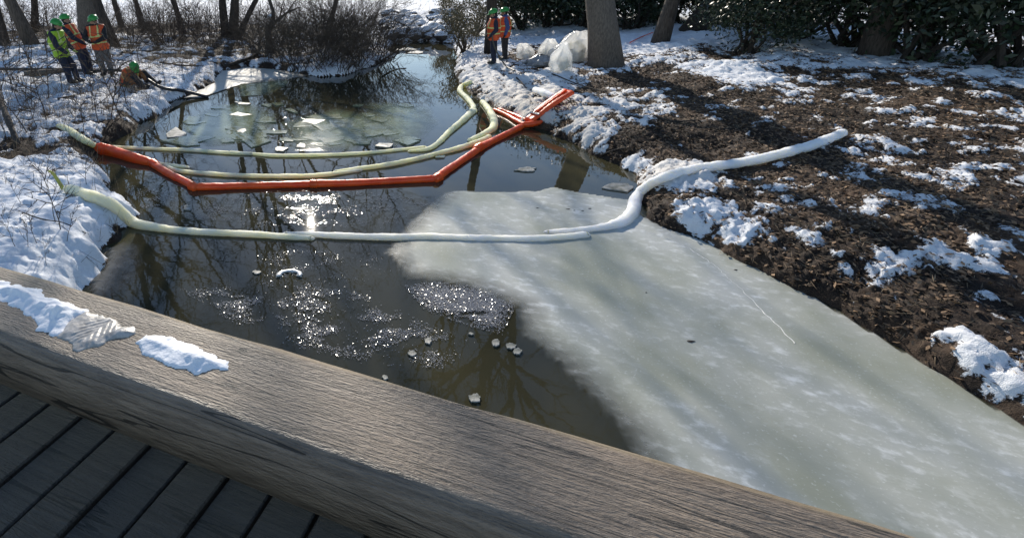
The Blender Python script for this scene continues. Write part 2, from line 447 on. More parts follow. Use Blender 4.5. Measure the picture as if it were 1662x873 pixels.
ice_sheet('ice_sheet', BIG, (0, 1, 17, 18, 19, 20, 21, 22, 23, 24), M_ICE, 'large grey ice sheet with white blotches under the near white boom', soft_w=0.38)
ice_sheet('ice_sheet', [(146, 458), (178, 428), (176, 404), (206, 390), (228, 398), (232, 430), (206, 474), (150, 500)], (3, 4, 5, 6), M_ICE_DARK,
          'small thin dark grey ice patch against the near left snow bank', soft_w=0.35)
ice_sheet('ice_sheet', [(300, 160), (318, 150), (345, 137), (356, 116), (400, 109), (472, 116), (500, 124), (466, 131), (425, 135), (392, 138), (352, 151), (325, 160)], (5, 6, 7), M_ICE_SHELF,
          'pale snow-dusted ice shelf reaching from the far left bank', z=0.02, soft_w=0.7)
ice_sheet('ice_sheet', [(388, 139), (430, 134), (468, 131), (462, 143), (436, 155), (392, 158)], (3,), M_ICE_OLIVE, 'olive green wet ice slab along the edge of the pale ice shelf', soft_w=0.5)
ice_sheet('ice_sheet', [(590, 168), (640, 166), (700, 176), (712, 200), (690, 226), (640, 240), (600, 216)], (0, 1, 2, 3, 4, 5, 6), M_ICE_OLIVE, 'faint submerged ice patch in the bright reflection upstream of the booms', soft_w=0.7)
ice_sheet('ice_sheet', [(452, 200), (545, 176), (612, 188), (630, 222), (570, 246), (470, 246)], (0, 1, 2, 3, 4, 5), M_ICE_OLIVE, 'olive submerged ice patch beneath the broken floes', soft_w=0.6, z=0.006)
ice_sheet('ice_sheet', [(290, 204), (330, 178), (400, 164), (452, 186), (440, 228), (340, 240)], (0, 1, 2, 3, 4), M_ICE_OLIVE, 'olive submerged ice patch beneath the left floes', soft_w=0.6, z=0.006)

# pressure ridge and thin frozen margin on the right
def strip_on_water(name, pts, w, mat, label, cat, h=0.02):
    C = catmull([un(*p) for p in pts], 14); n = len(C)
    T = np.gradient(C, axis=0); T /= np.linalg.norm(T, axis=1)[:, None]; N = np.stack([-T[:, 1], T[:, 0]], 1)
    ww = w * (0.5 + 0.9 * np.abs(gnoise(np.arange(n) * 0.45, np.zeros(n), 5)))
    C = C + N * (0.02 * gnoise(np.arange(n) * 0.3, np.ones(n), 8))[:, None]
    V = []; F = []
    for i in range(n):
        for k, (o, z) in enumerate(((-1, 0.015), (-.2, h), (.3, h * 0.9), (1, 0.015))):
            V.append((*(C[i] + N[i] * o * ww[i]), z))
    for i in range(n - 1):
        for k in range(3): F.append((i * 4 + k, i * 4 + k + 1, i * 4 + 5 + k, i * 4 + 4 + k))
    return tag(link(name, np_mesh(name, V, F), [mat]), label, cat)
M_FROST = simple('frost_white', (0.55, 0.55, 0.52), (0.8, 0.8, 0.78), rough=0.4, scale=40, bstr=0.4)
strip_on_water('ice_ridge', [(1044, 378), (1070, 386), (1110, 402), (1140, 420), (1165, 438), (1182, 455), (1200, 470), (1240, 510), (1290, 560)], 0.014, M_FROST,
               'thin white crack ridge across the grey ice by the right bank', 'ice', 0.026)
# ================================================================ trees and brush
M_BARK = simple('grey_brown_bark', (0.045, 0.034, 0.026), (0.115, 0.092, 0.072), rough=0.9, scale=9, bstr=0.9, bdist=0.04, stretch=(3.0, 3.0, 0.5), detail=6)
M_BARK_PALE = simple('pale_bark', (0.085, 0.072, 0.06), (0.17, 0.145, 0.12), rough=0.9, scale=16, bstr=0.8, bdist=0.03, stretch=(2.2, 2.2, 0.6), detail=6)
M_BARK_DARK = simple('dark_bark', (0.022, 0.017, 0.013), (0.06, 0.046, 0.036), rough=0.9, scale=9, bstr=0.8, bdist=0.03, stretch=(3, 3, 0.5))
M_TWIG = simple('twig_bark', (0.05, 0.035, 0.025), (0.10, 0.07, 0.05), rough=0.85, scale=20, bstr=0)
M_TWIG_DARK = simple('dark_twigs', (0.045, 0.033, 0.024), (0.11, 0.082, 0.058), rough=0.85, scale=20, bstr=0)
M_SNOW = simple('fresh_snow', (0.80, 0.82, 0.85), (0.86, 0.87, 0.89), rough=0.7, scale=30, bstr=0.35, bdist=0.02)

def rvec(rg): 
    v = rg.normal(size=3); return v / np.linalg.norm(v)
def limb(mb, rg, p, d, L, r, level, maxl, wig=0.18, up=0.05, sides=(9, 5, 4, 3, 3), first=0.3, kids=(7, 6, 5, 4)):
    n = max(3, int(6 - level)) if level else 10
    P = [np.array(p, float)]; d = np.array(d, float); d /= np.linalg.norm(d)
    D = [d]
    for i in range(n):
        d = d + wig * rvec(rg) * (0.35 if level == 0 else 1) + np.array((0, 0, up * (level > 0)))
        d /= np.linalg.norm(d); P.append(P[-1] + d * L / n); D.append(d)
    t = np.linspace(0, 1, n + 1)
    R = np.maximum(r * (1 - t) ** 0.8 * (1 if level else 1), r * 0.16 if level < maxl else 0.0025)
    if level == 0: R = R * (1 + 0.28 * np.exp(-t * 22))
    mb[0 if level == 0 else 1].tube(P, R, sides[level], cap=(level == 0))
    if level >= maxl: return
    k = kids[level]
    for j in range(k):
        s = first + (1 - first) * (j + rg.random()) / k if level == 0 else 0.2 + 0.8 * (j + rg.random()) / k
        s = min(s, 0.98); i = int(s * n); f = s * n - i
        q = P[i] * (1 - f) + P[min(i + 1, n)] * f
        side = np.cross(D[i], rvec(rg)); side /= np.linalg.norm(side) + 1e-9
        a = math.radians(rg.uniform(30, 62))
        nd = D[i] * math.cos(a) + side * math.sin(a)
        limb(mb, rg, q, nd, L * rg.uniform(0.38, 0.58) * (1.05 - 0.42 * s), max(r * (1 - s) ** 0.6 * 0.58, 0.010), level + 1, maxl, wig, up, sides, first, kids)
def tree(name, base, top, wpx, height, label, mat=None, seed=0, first=0.26, group='bare trees behind the creek', kids=(12, 7, 5, 4), cat='tree', maxl=3, sink=0.15, px_at_top=0.0):
    B = hit(*base); rg = np.random.default_rng(seed)
    v = ray(top[0], px_at_top); t = B[1] / v.y
    Q = np.array((v.x * t, B[1], CAM_H + v.z * t))
    d = Q - B; d /= np.linalg.norm(d)
    dist = B[1] * math.cos(PITCH) + (CAM_H - B[2]) * math.sin(PITCH)
    r = 0.5 * wpx * dist / FOC
    root = empty(name, B)
    mb = (MB(), MB())
    limb(mb, rg, B - d * sink, d, height, r, 0, maxl, first=first, kids=kids)
    mb[0].build('trunk', mat or M_BARK, root); mb[1].build('crown', M_TWIG, root)
    tag(root, label, cat, group)
    return root, B, r
BT = 'bare trees behind the creek'
tree('bare_tree', (8, 73), (-14,), 14, 13, 'dark bare trunk leaning left at the far left edge of the picture', M_BARK_DARK, 1)
tree('bare_tree', (51, 70), (18,), 19, 15, 'thick bare trunk leaning left behind the lime-vested worker', M_BARK, 2)
tree('bare_tree', (57, 52), (56,), 11, 13, 'slim upright trunk just right of the thick leaning trunk, far left', M_BARK_DARK, 3)
tree('bare_tree', (146, 62), (139,), 26, 17, 'broad pale grey trunk rising behind the three standing workers', M_BARK_PALE, 4)
tree('bare_tree', (186, 76), (160,), 16, 15, 'dark leaning trunk directly behind the worker in patterned trousers', M_BARK_DARK, 5)
tree('bare_tree', (198, 45), (183,), 9, 13, 'slender leaning trunk, first to the right of the patterned-trousered worker', M_BARK, 6)
tree('bare_tree', (230, 42), (219,), 8, 13, 'slender leaning trunk against the snow field, second right of the standing workers', M_BARK_DARK, 7)
tree('bare_tree', (298, 56), (285,), 9, 14, 'thin dark trunk alone before the brown grass, leaning slightly left', M_BARK_DARK, 8)
tree('bare_tree', (366, 58), (362,), 12, 16, 'straight dark trunk casting a long shadow over the pale ice shelf', M_BARK_DARK, 9, first=0.12, kids=(12, 6, 5, 4))
tree('bare_tree', (379, 53), (384,), 14, 16, 'paler trunk close behind the straight dark trunk by the ice shelf', M_BARK, 10)
tree('bare_tree', (386, 63), (415,), 9, 13, 'trunk leaning right with a snow tuft at its foot', M_BARK_DARK, 12, first=0.15)
tree('bare_tree', (532, 50), (545,), 8, 13, 'thin trunk rising out of the dark thicket', M_BARK_DARK, 13)
tree('bare_tree', (796, 86), (797,), 18, 16, 'dark trunk behind the two workers on the right bank', M_BARK_DARK, 14, group='trees on the right bank')
t_big, B_big, r_big = tree('big_tree', (984, 104), (979,), 47, 17, 'massive grey trunk beside the plastic bags on the right bank', M_BARK_PALE, 15, first=0.45, group='trees on the right bank', sink=0.5)
tree('big_tree', (1072, 69), (1096,), 24, 15, 'rough trunk leaning right, second from the plastic bags', M_BARK, 16, first=0.4, group='trees on the right bank', sink=0.4)
tree('big_tree', (1128, 46), (1160,), 34, 15, 'dark thick leaning trunk in the evergreen shade at upper right', M_BARK_DARK, 17, first=0.35, group='trees on the right bank', sink=0.4)
tree('big_tree', (1420, 88), (1440,), 40, 16, 'tall trunk standing among evergreens beyond the right bank', M_BARK, 18, first=0.4, group='trees on the right bank', sink=0.4)

# the forked snag before the thicket
def snag():
    B = hit(439, 83); s = B[1] / FOC * 1.0
    root = empty('snag', B); mb = MB(); rg = np.random.default_rng(4)
    P = lambda x, y: np.array((B[0] + (x - 439) * s, B[1], B[2] + (83 - y) * s))
    mb.tube([P(439, 87), P(438, 70), P(437, 55), P(442, 44), P(447, 36)], [6.5 * s, 5.6 * s, 5.4 * s, 5.0 * s, 4.2 * s], 8)
    mb.tube([P(446, 40), P(447, 22), P(442, 5), P(446, -20), P(440, -60)], [4 * s, 3 * s, 2.8 * s, 2 * s, 1 * s], 7)
    mb.tube([P(444, 42), P(455, 35), P(470, 24), P(490, 16)], [3.2 * s, 2.6 * s, 2 * s, .8 * s], 6)
    mb.build('trunk', M_BARK, root)
    c = (MB(), MB())
    for q, dd in ((P(446, -20), (.3, .1, 1)), (P(470, 24), (.6, -.2, .7)), (P(442, 5), (-.6, .2, .7)), (P(455, 35), (.2, -.5, .8))):
        limb(c, rg, q, dd, 1.8, 0.03, 1, 3)
    c[1].build('crown', M_TWIG, root)
    sn = MB(); sn.tube([P(437, 33), P(440, 30), P(444, 29), P(447, 31)], [1 * s, 3.2 * s, 3 * s, 1 * s], 7, flat=.8)
    sn.build('snow_cap', M_SNOW, root)
    tag(root, 'crooked forked snag with a snow cap at the left end of the thicket', 'tree', BT)
snag()

def on_bank(px, py, n=None): return hit(px, py)
def stick(name, pts, r0, r1, label, cat='branch', mat=None, up=0.03, twigs=0, seed=0, lifts=None):
    P = [hit(*p) + np.array((0, 0, (lifts[i] if lifts else up))) for i, p in enumerate(pts)]
    P = catmull(P, 6); mb = MB(); rg = np.random.default_rng(seed)
    mb.tube(P, np.linspace(r0, r1, len(P)) * (1 + .12 * rg.normal(size=len(P))), 7)
    root = mb.build(name, mat or M_BARK_DARK)
    tag(root, label, cat)
    return root
stick('fallen_branch', [(362, 110), (385, 104), (418, 90), (422, 78), (433, 67)], 0.07, 0.05, 'dark fallen limb curving down to the pale ice shelf', 'branch', up=0.06, lifts=(.03, .05, .06, .25, .45))
stick('fallen_branch', [(259, 103), (295, 108), (331, 109)], 0.03, 0.022, 'thin straight stick lying on snow left of the ice shelf', 'branch')
stick('fallen_branch', [(620, 112), (640, 100), (660, 92)], 0.04, 0.02, 'dark limb poking over the water from the thicket tip', 'branch', lifts=(.3, .35, .5))
stick('fallen_branch', [(95, 163), (120, 158), (137, 154)], 0.03, 0.02, 'short brown stick on the shaded snow below the lime-vested worker', 'branch')
stick('log', [(40, 124), (70, 121), (105, 116)], 0.10, 0.08, 'weathered grey log lying beside the black hose on the snow', 'log', mat=M_BARK_PALE, up=0.04)

for i, (pts, lb) in enumerate([([(872, 116), (900, 124), (940, 140), (985, 152)], 'long thin dark branch on the soil below the plastic bags'), ([(838, 128), (848, 138), (855, 146)], 'short dark twig on the dirty snow left of the white boom piece'),
        ([(1110, 100), (1128, 98), (1146, 99)], 'short thick stick on the shaded snow at upper right'), ([(975, 255), (1000, 246), (1020, 243)], 'thin stick poking over the water at the right bank'), ([(1060, 190), (1090, 200), (1130, 198)], 'thin crooked stick on the bare soil of the right bank')]):
    stick('fallen_branch', pts, .022, .010, lb, 'branch', up=.035, seed=i)
# ---- twiggy shrubs
def shrub_mesh(seed, stems, height, spread, sub=7, r=0.012, droop=0.06, sub2=3):
    rg = np.random.default_rng(seed); mb = MB()
    for _ in range(stems):
        a = rg.random() * 2 * math.pi; q = spread * 0.22 * math.sqrt(rg.random())
        p = np.array((math.cos(a) * q, math.sin(a) * q, -0.08))
        a2 = a + rg.normal() * 0.7; lean = rg.uniform(0.1, 1.35)
        d = np.array((math.cos(a2) * lean, math.sin(a2) * lean, 1.0)); d /= np.linalg.norm(d)
        L = height * rg.uniform(0.55, 1.1); n = 6; P = [p]
        for i in range(n):
            d = d + 0.16 * rvec(rg) + np.array((math.cos(a2), math.sin(a2), -1)) * droop * i / n; d /= np.linalg.norm(d)
            P.append(P[-1] + d * L / n)
        mb.tube(P, np.linspace(r, 0.003, n + 1), 4, cap=False)
        for _k in range(sub):
            i = rg.integers(1, n); q0 = P[i] + (P[i + 1] - P[i]) * rg.random() if i < n else P[i]
            dd = (P[i + 1] - P[i]); dd = dd / np.linalg.norm(dd) + 0.9 * rvec(rg); dd /= np.linalg.norm(dd)
            l = L * rg.uniform(0.15, 0.42)
            m1 = q0 + dd * l * .5 + 0.06 * l * rvec(rg); m2 = q0 + dd * l + 0.1 * l * rvec(rg)
            mb.tube([q0, m1, m2], [0.005, 0.004, 0.002], 3, cap=False)
            for _j in range(sub2):
                d3 = dd + 0.9 * rvec(rg); q1 = m1 + (m2 - m1) * rg.random()
                mb.tube([q1, q1 + d3 * l * rg.uniform(.2, .45)], [0.0035, 0.002], 3, cap=False)
    V = np.concatenate(mb.v)
    me = bpy.data.meshes.new('shrub_twigs'); me.from_pydata(V.tolist(), [], mb.f); me.update()
    return me
def place(name, me, mats, px, py, s, rz, label, cat, group=None, zoff=0.0, sz=None):
    p = hit(px, py)
    o = bpy.data.objects.new(name, me); COL.objects.link(o)
    if not me.materials:
        for m in mats: me.materials.append(m)
    o.location = (p[0], p[1], p[2] + zoff); o.rotation_euler = (0, 0, rz); o.scale = (s, s, sz or s)
    return tag(o, label, cat, group)
TH = [shrub_mesh(s, 46, 2.3, 4.2, 9, 0.013, 0.10, 5) for s in (1, 2, 3)]
GT = 'shrubs of the dark thicket'
thick = [(470, 92, 1.0, 'dark leafless shrub at the left end of the thicket beside the snag'), (500, 108, .95, 'leafless shrub in front of the thicket, second from the snag'),
         (520, 84, 1.15, 'dense leafless shrub in the middle back of the thicket'), (548, 108, 1.0, 'dense leafless shrub overhanging the dark water mid-thicket'),
         (580, 86, 1.2, 'tall dense leafless shrub at the right back of the thicket'), (600, 100, 1.05, 'leafless shrub at the water edge, right front of the thicket'),
         (622, 86, .8, 'low leafless shrub at the thicket tip over the narrow channel'), (555, 62, 1.3, 'leafless shrub far behind the thicket before the snow field'), (490, 64, 1.2, 'leafless shrub behind the forked snag')]
for i, (x, y, s, lb) in enumerate(thick):
    place('thicket_shrub', TH[i % 3], [M_TWIG_DARK], x, y, s, i * 1.3, lb, 'shrub', GT)
TB = [shrub_mesh(s, 26, 1.7, 1.8, 6, 0.009, 0.05, 2) for s in (11, 12)]
GB = 'leafless brush among the far trees'
brush = [(20, 66), (85, 60), (120, 50), (215, 66), (255, 56), (275, 62), (330, 52), (350, 66), (405, 60), (420, 50), (240, 40), (318, 42), (170, 48), (70, 40), (12, 45), (40, 52), (205, 84), (290, 74), (310, 60), (340, 78), (395, 76), (412, 92), (262, 74), (228, 58)]
for i, (x, y) in enumerate(brush):
    place('brush', TB[i % 2], [M_TWIG], x, y, 1.1 + 0.35 * ((i * 37) % 10) / 10, i * 2.1, 'thin leafless brush among the trunks beyond the left bank', 'shrub', GB)

# ---- leafy shrubs: leaf clumps spread through the crown
def leaf_mesh(seed, n, rx, rz, leaf, clumps=60, stems=9, up=0.0):
    rg = np.random.default_rng(seed)
    C = rg.normal(size=(clumps, 3)); C /= np.linalg.norm(C, axis=1)[:, None]
    C *= (rg.random((clumps, 1)) ** 0.45); C *= np.array((rx, rx, rz * 0.5)); C[:, 2] += rz * 0.55
    ci = rg.integers(0, clumps, n)
    P = C[ci] + rg.normal(size=(n, 3)) * np.array((.19, .19, .13)) * rx
    P[:, 2] = np.maximum(P[:, 2], 0.03)
    a = rg.normal(size=(n, 3)); a /= np.linalg.norm(a, axis=1)[:, None]
    b = rg.normal(size=(n, 3)); b -= (a * b).sum(1)[:, None] * a; b /= np.linalg.norm(b, axis=1)[:, None]
    l = leaf * rg.uniform(0.6, 1.3, (n, 1))
    V = np.stack([P - a * l, P + b * l * .42, P + a * l, P - b * l * .42], 1).reshape(-1, 3)
    F = np.arange(4 * n).reshape(n, 4)
    leaves = np_mesh('leaves', V, F, smooth=False)
    mb = MB()
    for k in range(stems):
        tgt = C[rg.integers(0, clumps)]
        q = np.array((rg.normal() * .1 * rx, rg.normal() * .1 * rx, -0.1))
        m = (q + tgt) / 2 + rg.normal(size=3) * .12
        mb.tube([q, m, tgt], [0.035 * rx, 0.022 * rx, 0.006], 5, cap=False)
    V2 = np.concatenate(mb.v); st = bpy.data.meshes.new('stems'); st.from_pydata(V2.tolist(), [], mb.f); st.update()
    return leaves, st
def leaf_mat(name, c1, c2, rough=0.45):
    m, nt, b = new_mat(name)
    oi = nt.nodes.new('ShaderNodeNewGeometry')
    nt.links.new(ramp(nt, oi.outputs['Random Per Island'], [(0.0, c1), (1.0, c2)]), b.inputs['Base Color'])
    b.inputs['Roughness'].default_value = rough; return m
M_EVER = leaf_mat('evergreen_leaves', (0.010, 0.018, 0.009), (0.035, 0.055, 0.022), 0.4)
M_PALE = leaf_mat('faded_leaves', (0.09, 0.075, 0.035), (0.22, 0.18, 0.10), 0.7)
EV = [leaf_mesh(s, 11000, 1.9, 3.6, 0.075, 80, 12) for s in (21, 22)]
PB = leaf_mesh(31, 2600, 1.0, 1.9, 0.05, 34, 16)
for e in EV: e[0].materials.append(M_EVER); e[1].materials.append(M_BARK_DARK)
PB[0].materials.append(M_PALE); PB[1].materials.append(M_TWIG)
def leafy(name, pair, px, py, s, rz, label, group, dy=0.0):
    p = hit(px, py)
    root = empty(name, (p[0], p[1] + dy, p[2])); root.scale = (s, s, s); root.rotation_euler = (0, 0, rz)
    link('foliage', pair[0], (), root); link('stem', pair[1], (), root)
    return tag(root, label, 'shrub', group)
GE = 'dark evergreens behind the right bank'
ever = [(845, 47, 1.15, 'dark evergreen shrub just right of the two workers'), (895, 43, 1.25, 'dark evergreen shrub behind the plastic bags'), (945, 40, 1.3, 'dark evergreen shrub left of the massive trunk'),
        (1030, 46, 1.2, 'dark evergreen shrub between the massive trunk and the rough trunk'), (1088, 36, 1.2, 'dark evergreen shrub behind the rough leaning trunk'), (1178, 40, 1.1, 'dark evergreen shrub at the right, past the dark leaning trunk'),
        (1210, 84, .75, 'low dark evergreen shrub on the shaded snow right of the dark leaning trunk'), (1290, 62, 1.2, 'evergreen just beyond the low evergreen shrub on the right bank'), (1380, 75, 1.2, 'evergreen left of the tall right-hand trunk'), (1500, 95, 1.3, 'evergreen right of the tall right-hand trunk'), (1620, 110, 1.3, 'rightmost evergreen on the right bank'), (980, 30, 1.3, 'far evergreen behind the massive trunk'), (868, 30, 1.4, 'far evergreen in the gap behind the right-hand workers and bags'), (920, 27, 1.4, 'far evergreen above the plastic bags'), (1055, 30, 1.4, 'far evergreen in the gap left of the rough leaning trunk'), (1135, 28, 1.4, 'far evergreen behind the dark leaning trunk')]
for i, (x, y, s, lb) in enumerate(ever): leafy('evergreen_shrub', EV[i % 2], x, y, s, i * 1.7, lb, GE)
GP = 'faded shrubs by the right channel'
for i, (x, y, s, lb) in enumerate([(752, 84, .95, 'faded leafy shrub at the channel edge left of the right-hand workers'), (772, 58, 1.2, 'taller faded leafy shrub behind the right-hand workers'), (735, 50, .9, 'faded shrub beside the snowy riprap'), (725, 22, 1.0, 'faded shrub at the edge of the far snow field')]):
    leafy('faded_shrub', PB, x, y, s, i * 2.2, lb, GP)

# ---- saplings standing in the snow of the near left bank
def sapling_mesh(seed, h, sub=9):
    rg = np.random.default_rng(seed); c = (MB(), MB())
    p = np.array((0, 0, -0.05)); d = np.array((rg.normal() * .18, rg.normal() * .18, 1.0))
    limb(c, rg, p, d, h, 0.011, 1, 3, wig=0.16, up=0.02, kids=(5, 7, 4, 3), sides=(6, 5, 4, 3))
    V = np.concatenate(c[1].v); me = bpy.data.meshes.new('sapling'); me.from_pydata(V.tolist(), [], c[1].f); me.update(); return me
SM = [sapling_mesh(s, 1.3) for s in (41, 42, 43, 44)]
GS = 'leafless saplings on the left bank'
sap = [(30, 165, 1.0), (78, 160, 1.3), (75, 195, 1.2), (180, 188, 1.1), (198, 192, 1.25), (215, 190, .7), (150, 170, .8), (240, 170, .6), (10, 225, .8), (60, 205, .8), (20, 150, 1.1), (300, 130, .6), (120, 200, .6), (205, 168, 1.2), (160, 200, 1.0), (45, 215, 1.0), (100, 150, 1.1), (135, 215, .7), (188, 214, .6), (230, 152, .7), (5, 180, 1.2), (52, 178, 1.0), (268, 138, .8)]
for i, (x, y, s) in enumerate(sap): place('sapling', SM[i % 4], [M_TWIG], x, y, s, i * 1.9, 'thin leafless sapling growing out of the snow below the left workers', 'sapling', GS)
for i, (x, y, s) in enumerate([(98, 372, .62), (90, 360, .5), (60, 395, .32), (45, 400, .28), (25, 400, .3), (75, 430, .25), (108, 392, .35), (35, 330, .3), (140, 300, .4)]):
    place('dry_stalk', SM[(i + 1) % 4], [M_TWIG], x, y, s, i * 1.1, 'small dry twig stalk standing in the thick near left snow', 'stalk', 'dry stalks in the near snow')
for i, (x, y, s) in enumerate([(10, 232, .9), (28, 225, 0.8)]):
    pass
stick('stump_stick', [(6, 190), (18, 215), (30, 236)], 0.05, 0.06, 'broken brown stake leaning out of the brush at the left edge', 'branch', mat=M_BARK, lifts=(.5, .25, 0.0))
stick('fallen_branch', [(38, 352), (70, 362), (105, 368), (140, 382)], 0.008, 0.006, 'thin long twig lying on the near left snow', 'branch', lifts=(.06, .05, .05, .03))

# ---- litter and dry grass: uncountable
def scatter(name, n, sel, size, mat, label, cat, seed, lift=0.012, tilt=0.5, thin=0.45, upright=False, rmax=26):
    rg = np.random.default_rng(seed)
    ok = np.where(sel & (np.hypot(G_V[:, 0], G_V[:, 1]) < rmax) & (G_V[:, 1] > 1) & (G_SD < -0.02))[0]
    # the sheet is denser near the camera: weigh by area
    w = np.hypot(G_V[ok, 0], G_V[ok, 1]) ** 1.6; w /= w.sum()
    pk = rg.choice(ok, n, p=w)
    P = G_V[pk] + rg.normal(size=(n, 3)) * np.array((.02, .02, 0))
    P[:, 2] += lift
    yaw = rg.random(n) * 2 * math.pi
    if upright:
        a = np.stack([rg.normal(size=n) * .5, rg.normal(size=n) * .5, np.ones(n)], 1)
    else:
        a = np.stack([np.cos(yaw), np.sin(yaw), rg.normal(size=n) * tilt * .6], 1)
    a /= np.linalg.norm(a, axis=1)[:, None]
    b = np.cross(a, rg.normal(size=(n, 3)) * tilt + np.array((0, 0, 1.0))); b /= np.linalg.norm(b, axis=1)[:, None] + 1e-9
    l = size * rg.uniform(.5, 1.4, (n, 1)) * 0.5
    c = P + (a * l if upright else 0)
    V = np.stack([c - a * l, c + b * l * thin, c + a * l, c - b * l * thin], 1).reshape(-1, 3)
    me = np_mesh(name, V, np.arange(4 * n).reshape(n, 4), smooth=False)
    return tag(link(name, me, [mat]), label, cat, kind='stuff')
M_LEAF = leaf_mat('dead_leaves', (0.022, 0.013, 0.008), (0.30, 0.185, 0.10), 0.8)
M_STRAW = leaf_mat('dry_straw', (0.10, 0.065, 0.035), (0.30, 0.22, 0.13), 0.8)
gx, gy = G_V[:, 0], G_V[:, 1]
scatter('leaf_litter', 60000, (G_S < 0.2) & (gx > 1.5), 0.065, M_LEAF, 'brown dead leaf litter over the right bank', 'leaves', 3)
scatter('leaf_litter', 9000, (G_S < 0.25) & (gx < 0), 0.05, M_LEAF, 'brown dead leaf litter at the thawed edges of the left bank', 'leaves', 4)
scatter('straw', 16000, (G_S < 0.1) & (gx > 2.5) & (gy < 13), 0.16, M_STRAW, 'matted dry straw on the right bank by the white boom', 'grass', 5, thin=0.03, tilt=0.5)
scatter('dry_grass', 16000, (G_S < 0.35) & (gx < 1) & (gy > 11), 0.35, M_STRAW, 'dry brown grass among the far trees', 'grass', 6, thin=0.02, upright=True, rmax=60)
scatter('dry_grass', 3500, (gx < -2.5) & (gy > 6) & (gy < 15) & (G_S < .4), 0.30, M_STRAW, 'dry brown stems poking through the left bank snow', 'grass', 16, thin=0.02, upright=True, rmax=20)
scatter('twig_litter', 18000, (gx < 0) & (G_S < 0.6), 0.32, M_TWIG, 'fine twig litter on the left bank snow', 'twigs', 8, thin=0.02, tilt=0.8, lift=0.03)

# ---- snow-capped riprap at the head of the channel
M_ROCK = simple('dark_riprap', (0.04, 0.034, 0.03), (0.12, 0.10, 0.085), rough=0.9, scale=5, bstr=0.6, bdist=0.05)
def rock_mesh(seed):
    rg = np.random.default_rng(seed)
    nu, nv = 10, 6; V = []; 
    ax = rg.uniform(.75, 1.25, 3)
    for j in range(nv + 1):
        th = math.pi * j / nv
        for i in range(nu):
            ph = 2 * math.pi * i / nu
            d = np.array((math.sin(th) * math.cos(ph), math.sin(th) * math.sin(ph), math.cos(th)))
            k = 1 + 0.22 * float(gnoise(d[0] * 1.7 + seed, d[1] * 1.7 + d[2] * 1.3, seed))
            V.append(d * k * ax * np.array((1, .85, .62)))
    F = []; M = []
    for j in range(nv):
        for i in range(nu):
            F.append((j * nu + i, (j + 1) * nu + i, (j + 1) * nu + (i + 1) % nu, j * nu + (i + 1) % nu))
    me = np_mesh('rock', V, F)
    cap = np.array(V); keep = []
    top = cap * 1.05 + np.array((0, 0, .06))
    F2 = [f for f in F if top[list(f), 2].mean() > .20]
    u = sorted({i for f in F2 for i in f}); rm = {a: b for b, a in enumerate(u)}
    mc = np_mesh('snow_cap', top[u], [[rm[i] for i in f] for f in F2])
    me.materials.append(M_ROCK); mc.materials.append(M_SNOW)
    return me, mc
RK = [rock_mesh(s) for s in (1, 2, 3, 4)]
rg = np.random.default_rng(77)
rocks = [(rg.uniform(622, 730), rg.uniform(24, 64)) for _ in range(84)]
for i, (x, y) in enumerate(rocks):
    p = hit(x, y); s = rg.uniform(.26, .48)
    root = empty('riprap_rock', (p[0], p[1], p[2] + 0.10)); root.rotation_euler = (rg.normal() * .2, rg.normal() * .2, rg.random() * 6); root.scale = (s, s, s)
    link('stone', RK[i % 4][0], (), root); link('snow_cap', RK[i % 4][1], (), root)
    tag(root, 'snow-capped dark rock of the riprap heap at the head of the creek', 'rock', 'riprap at the head of the creek')
p = hit(642, 27)
root = empty('boulder', (p[0], p[1], p[2] + .1)); root.scale = (.42, .36, .34); link('stone', RK[1][0], (), root)
tag(root, 'bare dark boulder on top of the riprap heap', 'rock')
# ================================================================ booms
def sock_mat(name, c1, c2):
    m, nt, b = new_mat(name)
    n = noise_node(nt, 3.0, 4); n2 = noise_node(nt, 60, 3)
    nt.links.new(ramp(nt, n, [(0.35, c1), (0.7, c2)]), b.inputs['Base Color'])
    b.inputs['Roughness'].default_value = 0.75
    b.inputs['Subsurface Weight'].default_value = 1.0; b.inputs['Subsurface Radius'].default_value = (1.0, 0.95, 0.75); b.inputs['Subsurface Scale'].default_value = 0.22
    bump(nt, b, math_node(nt, 'ADD', math_node(nt, 'MULTIPLY', n, 1.0), math_node(nt, 'MULTIPLY', n2, 0.35)), 0.8, 0.03)
    return m
M_SOCK = sock_mat('cream_sorbent_sock', (0.74, 0.73, 0.40), (0.85, 0.84, 0.55))
M_SOCK_W = sock_mat('white_sorbent_sock', (0.82, 0.82, 0.78), (0.90, 0.90, 0.88))
M_SOCK_P = sock_mat('pale_cream_sorbent_sock', (0.83, 0.78, 0.50), (0.88, 0.84, 0.62))
M_SOCK_M = sock_mat('off_white_sorbent_sock', (0.82, 0.80, 0.66), (0.89, 0.88, 0.79))
M_CORD = simple('dark_cord', (0.02, 0.02, 0.02), (0.05, 0.05, 0.05), rough=0.6, scale=20, bstr=0)
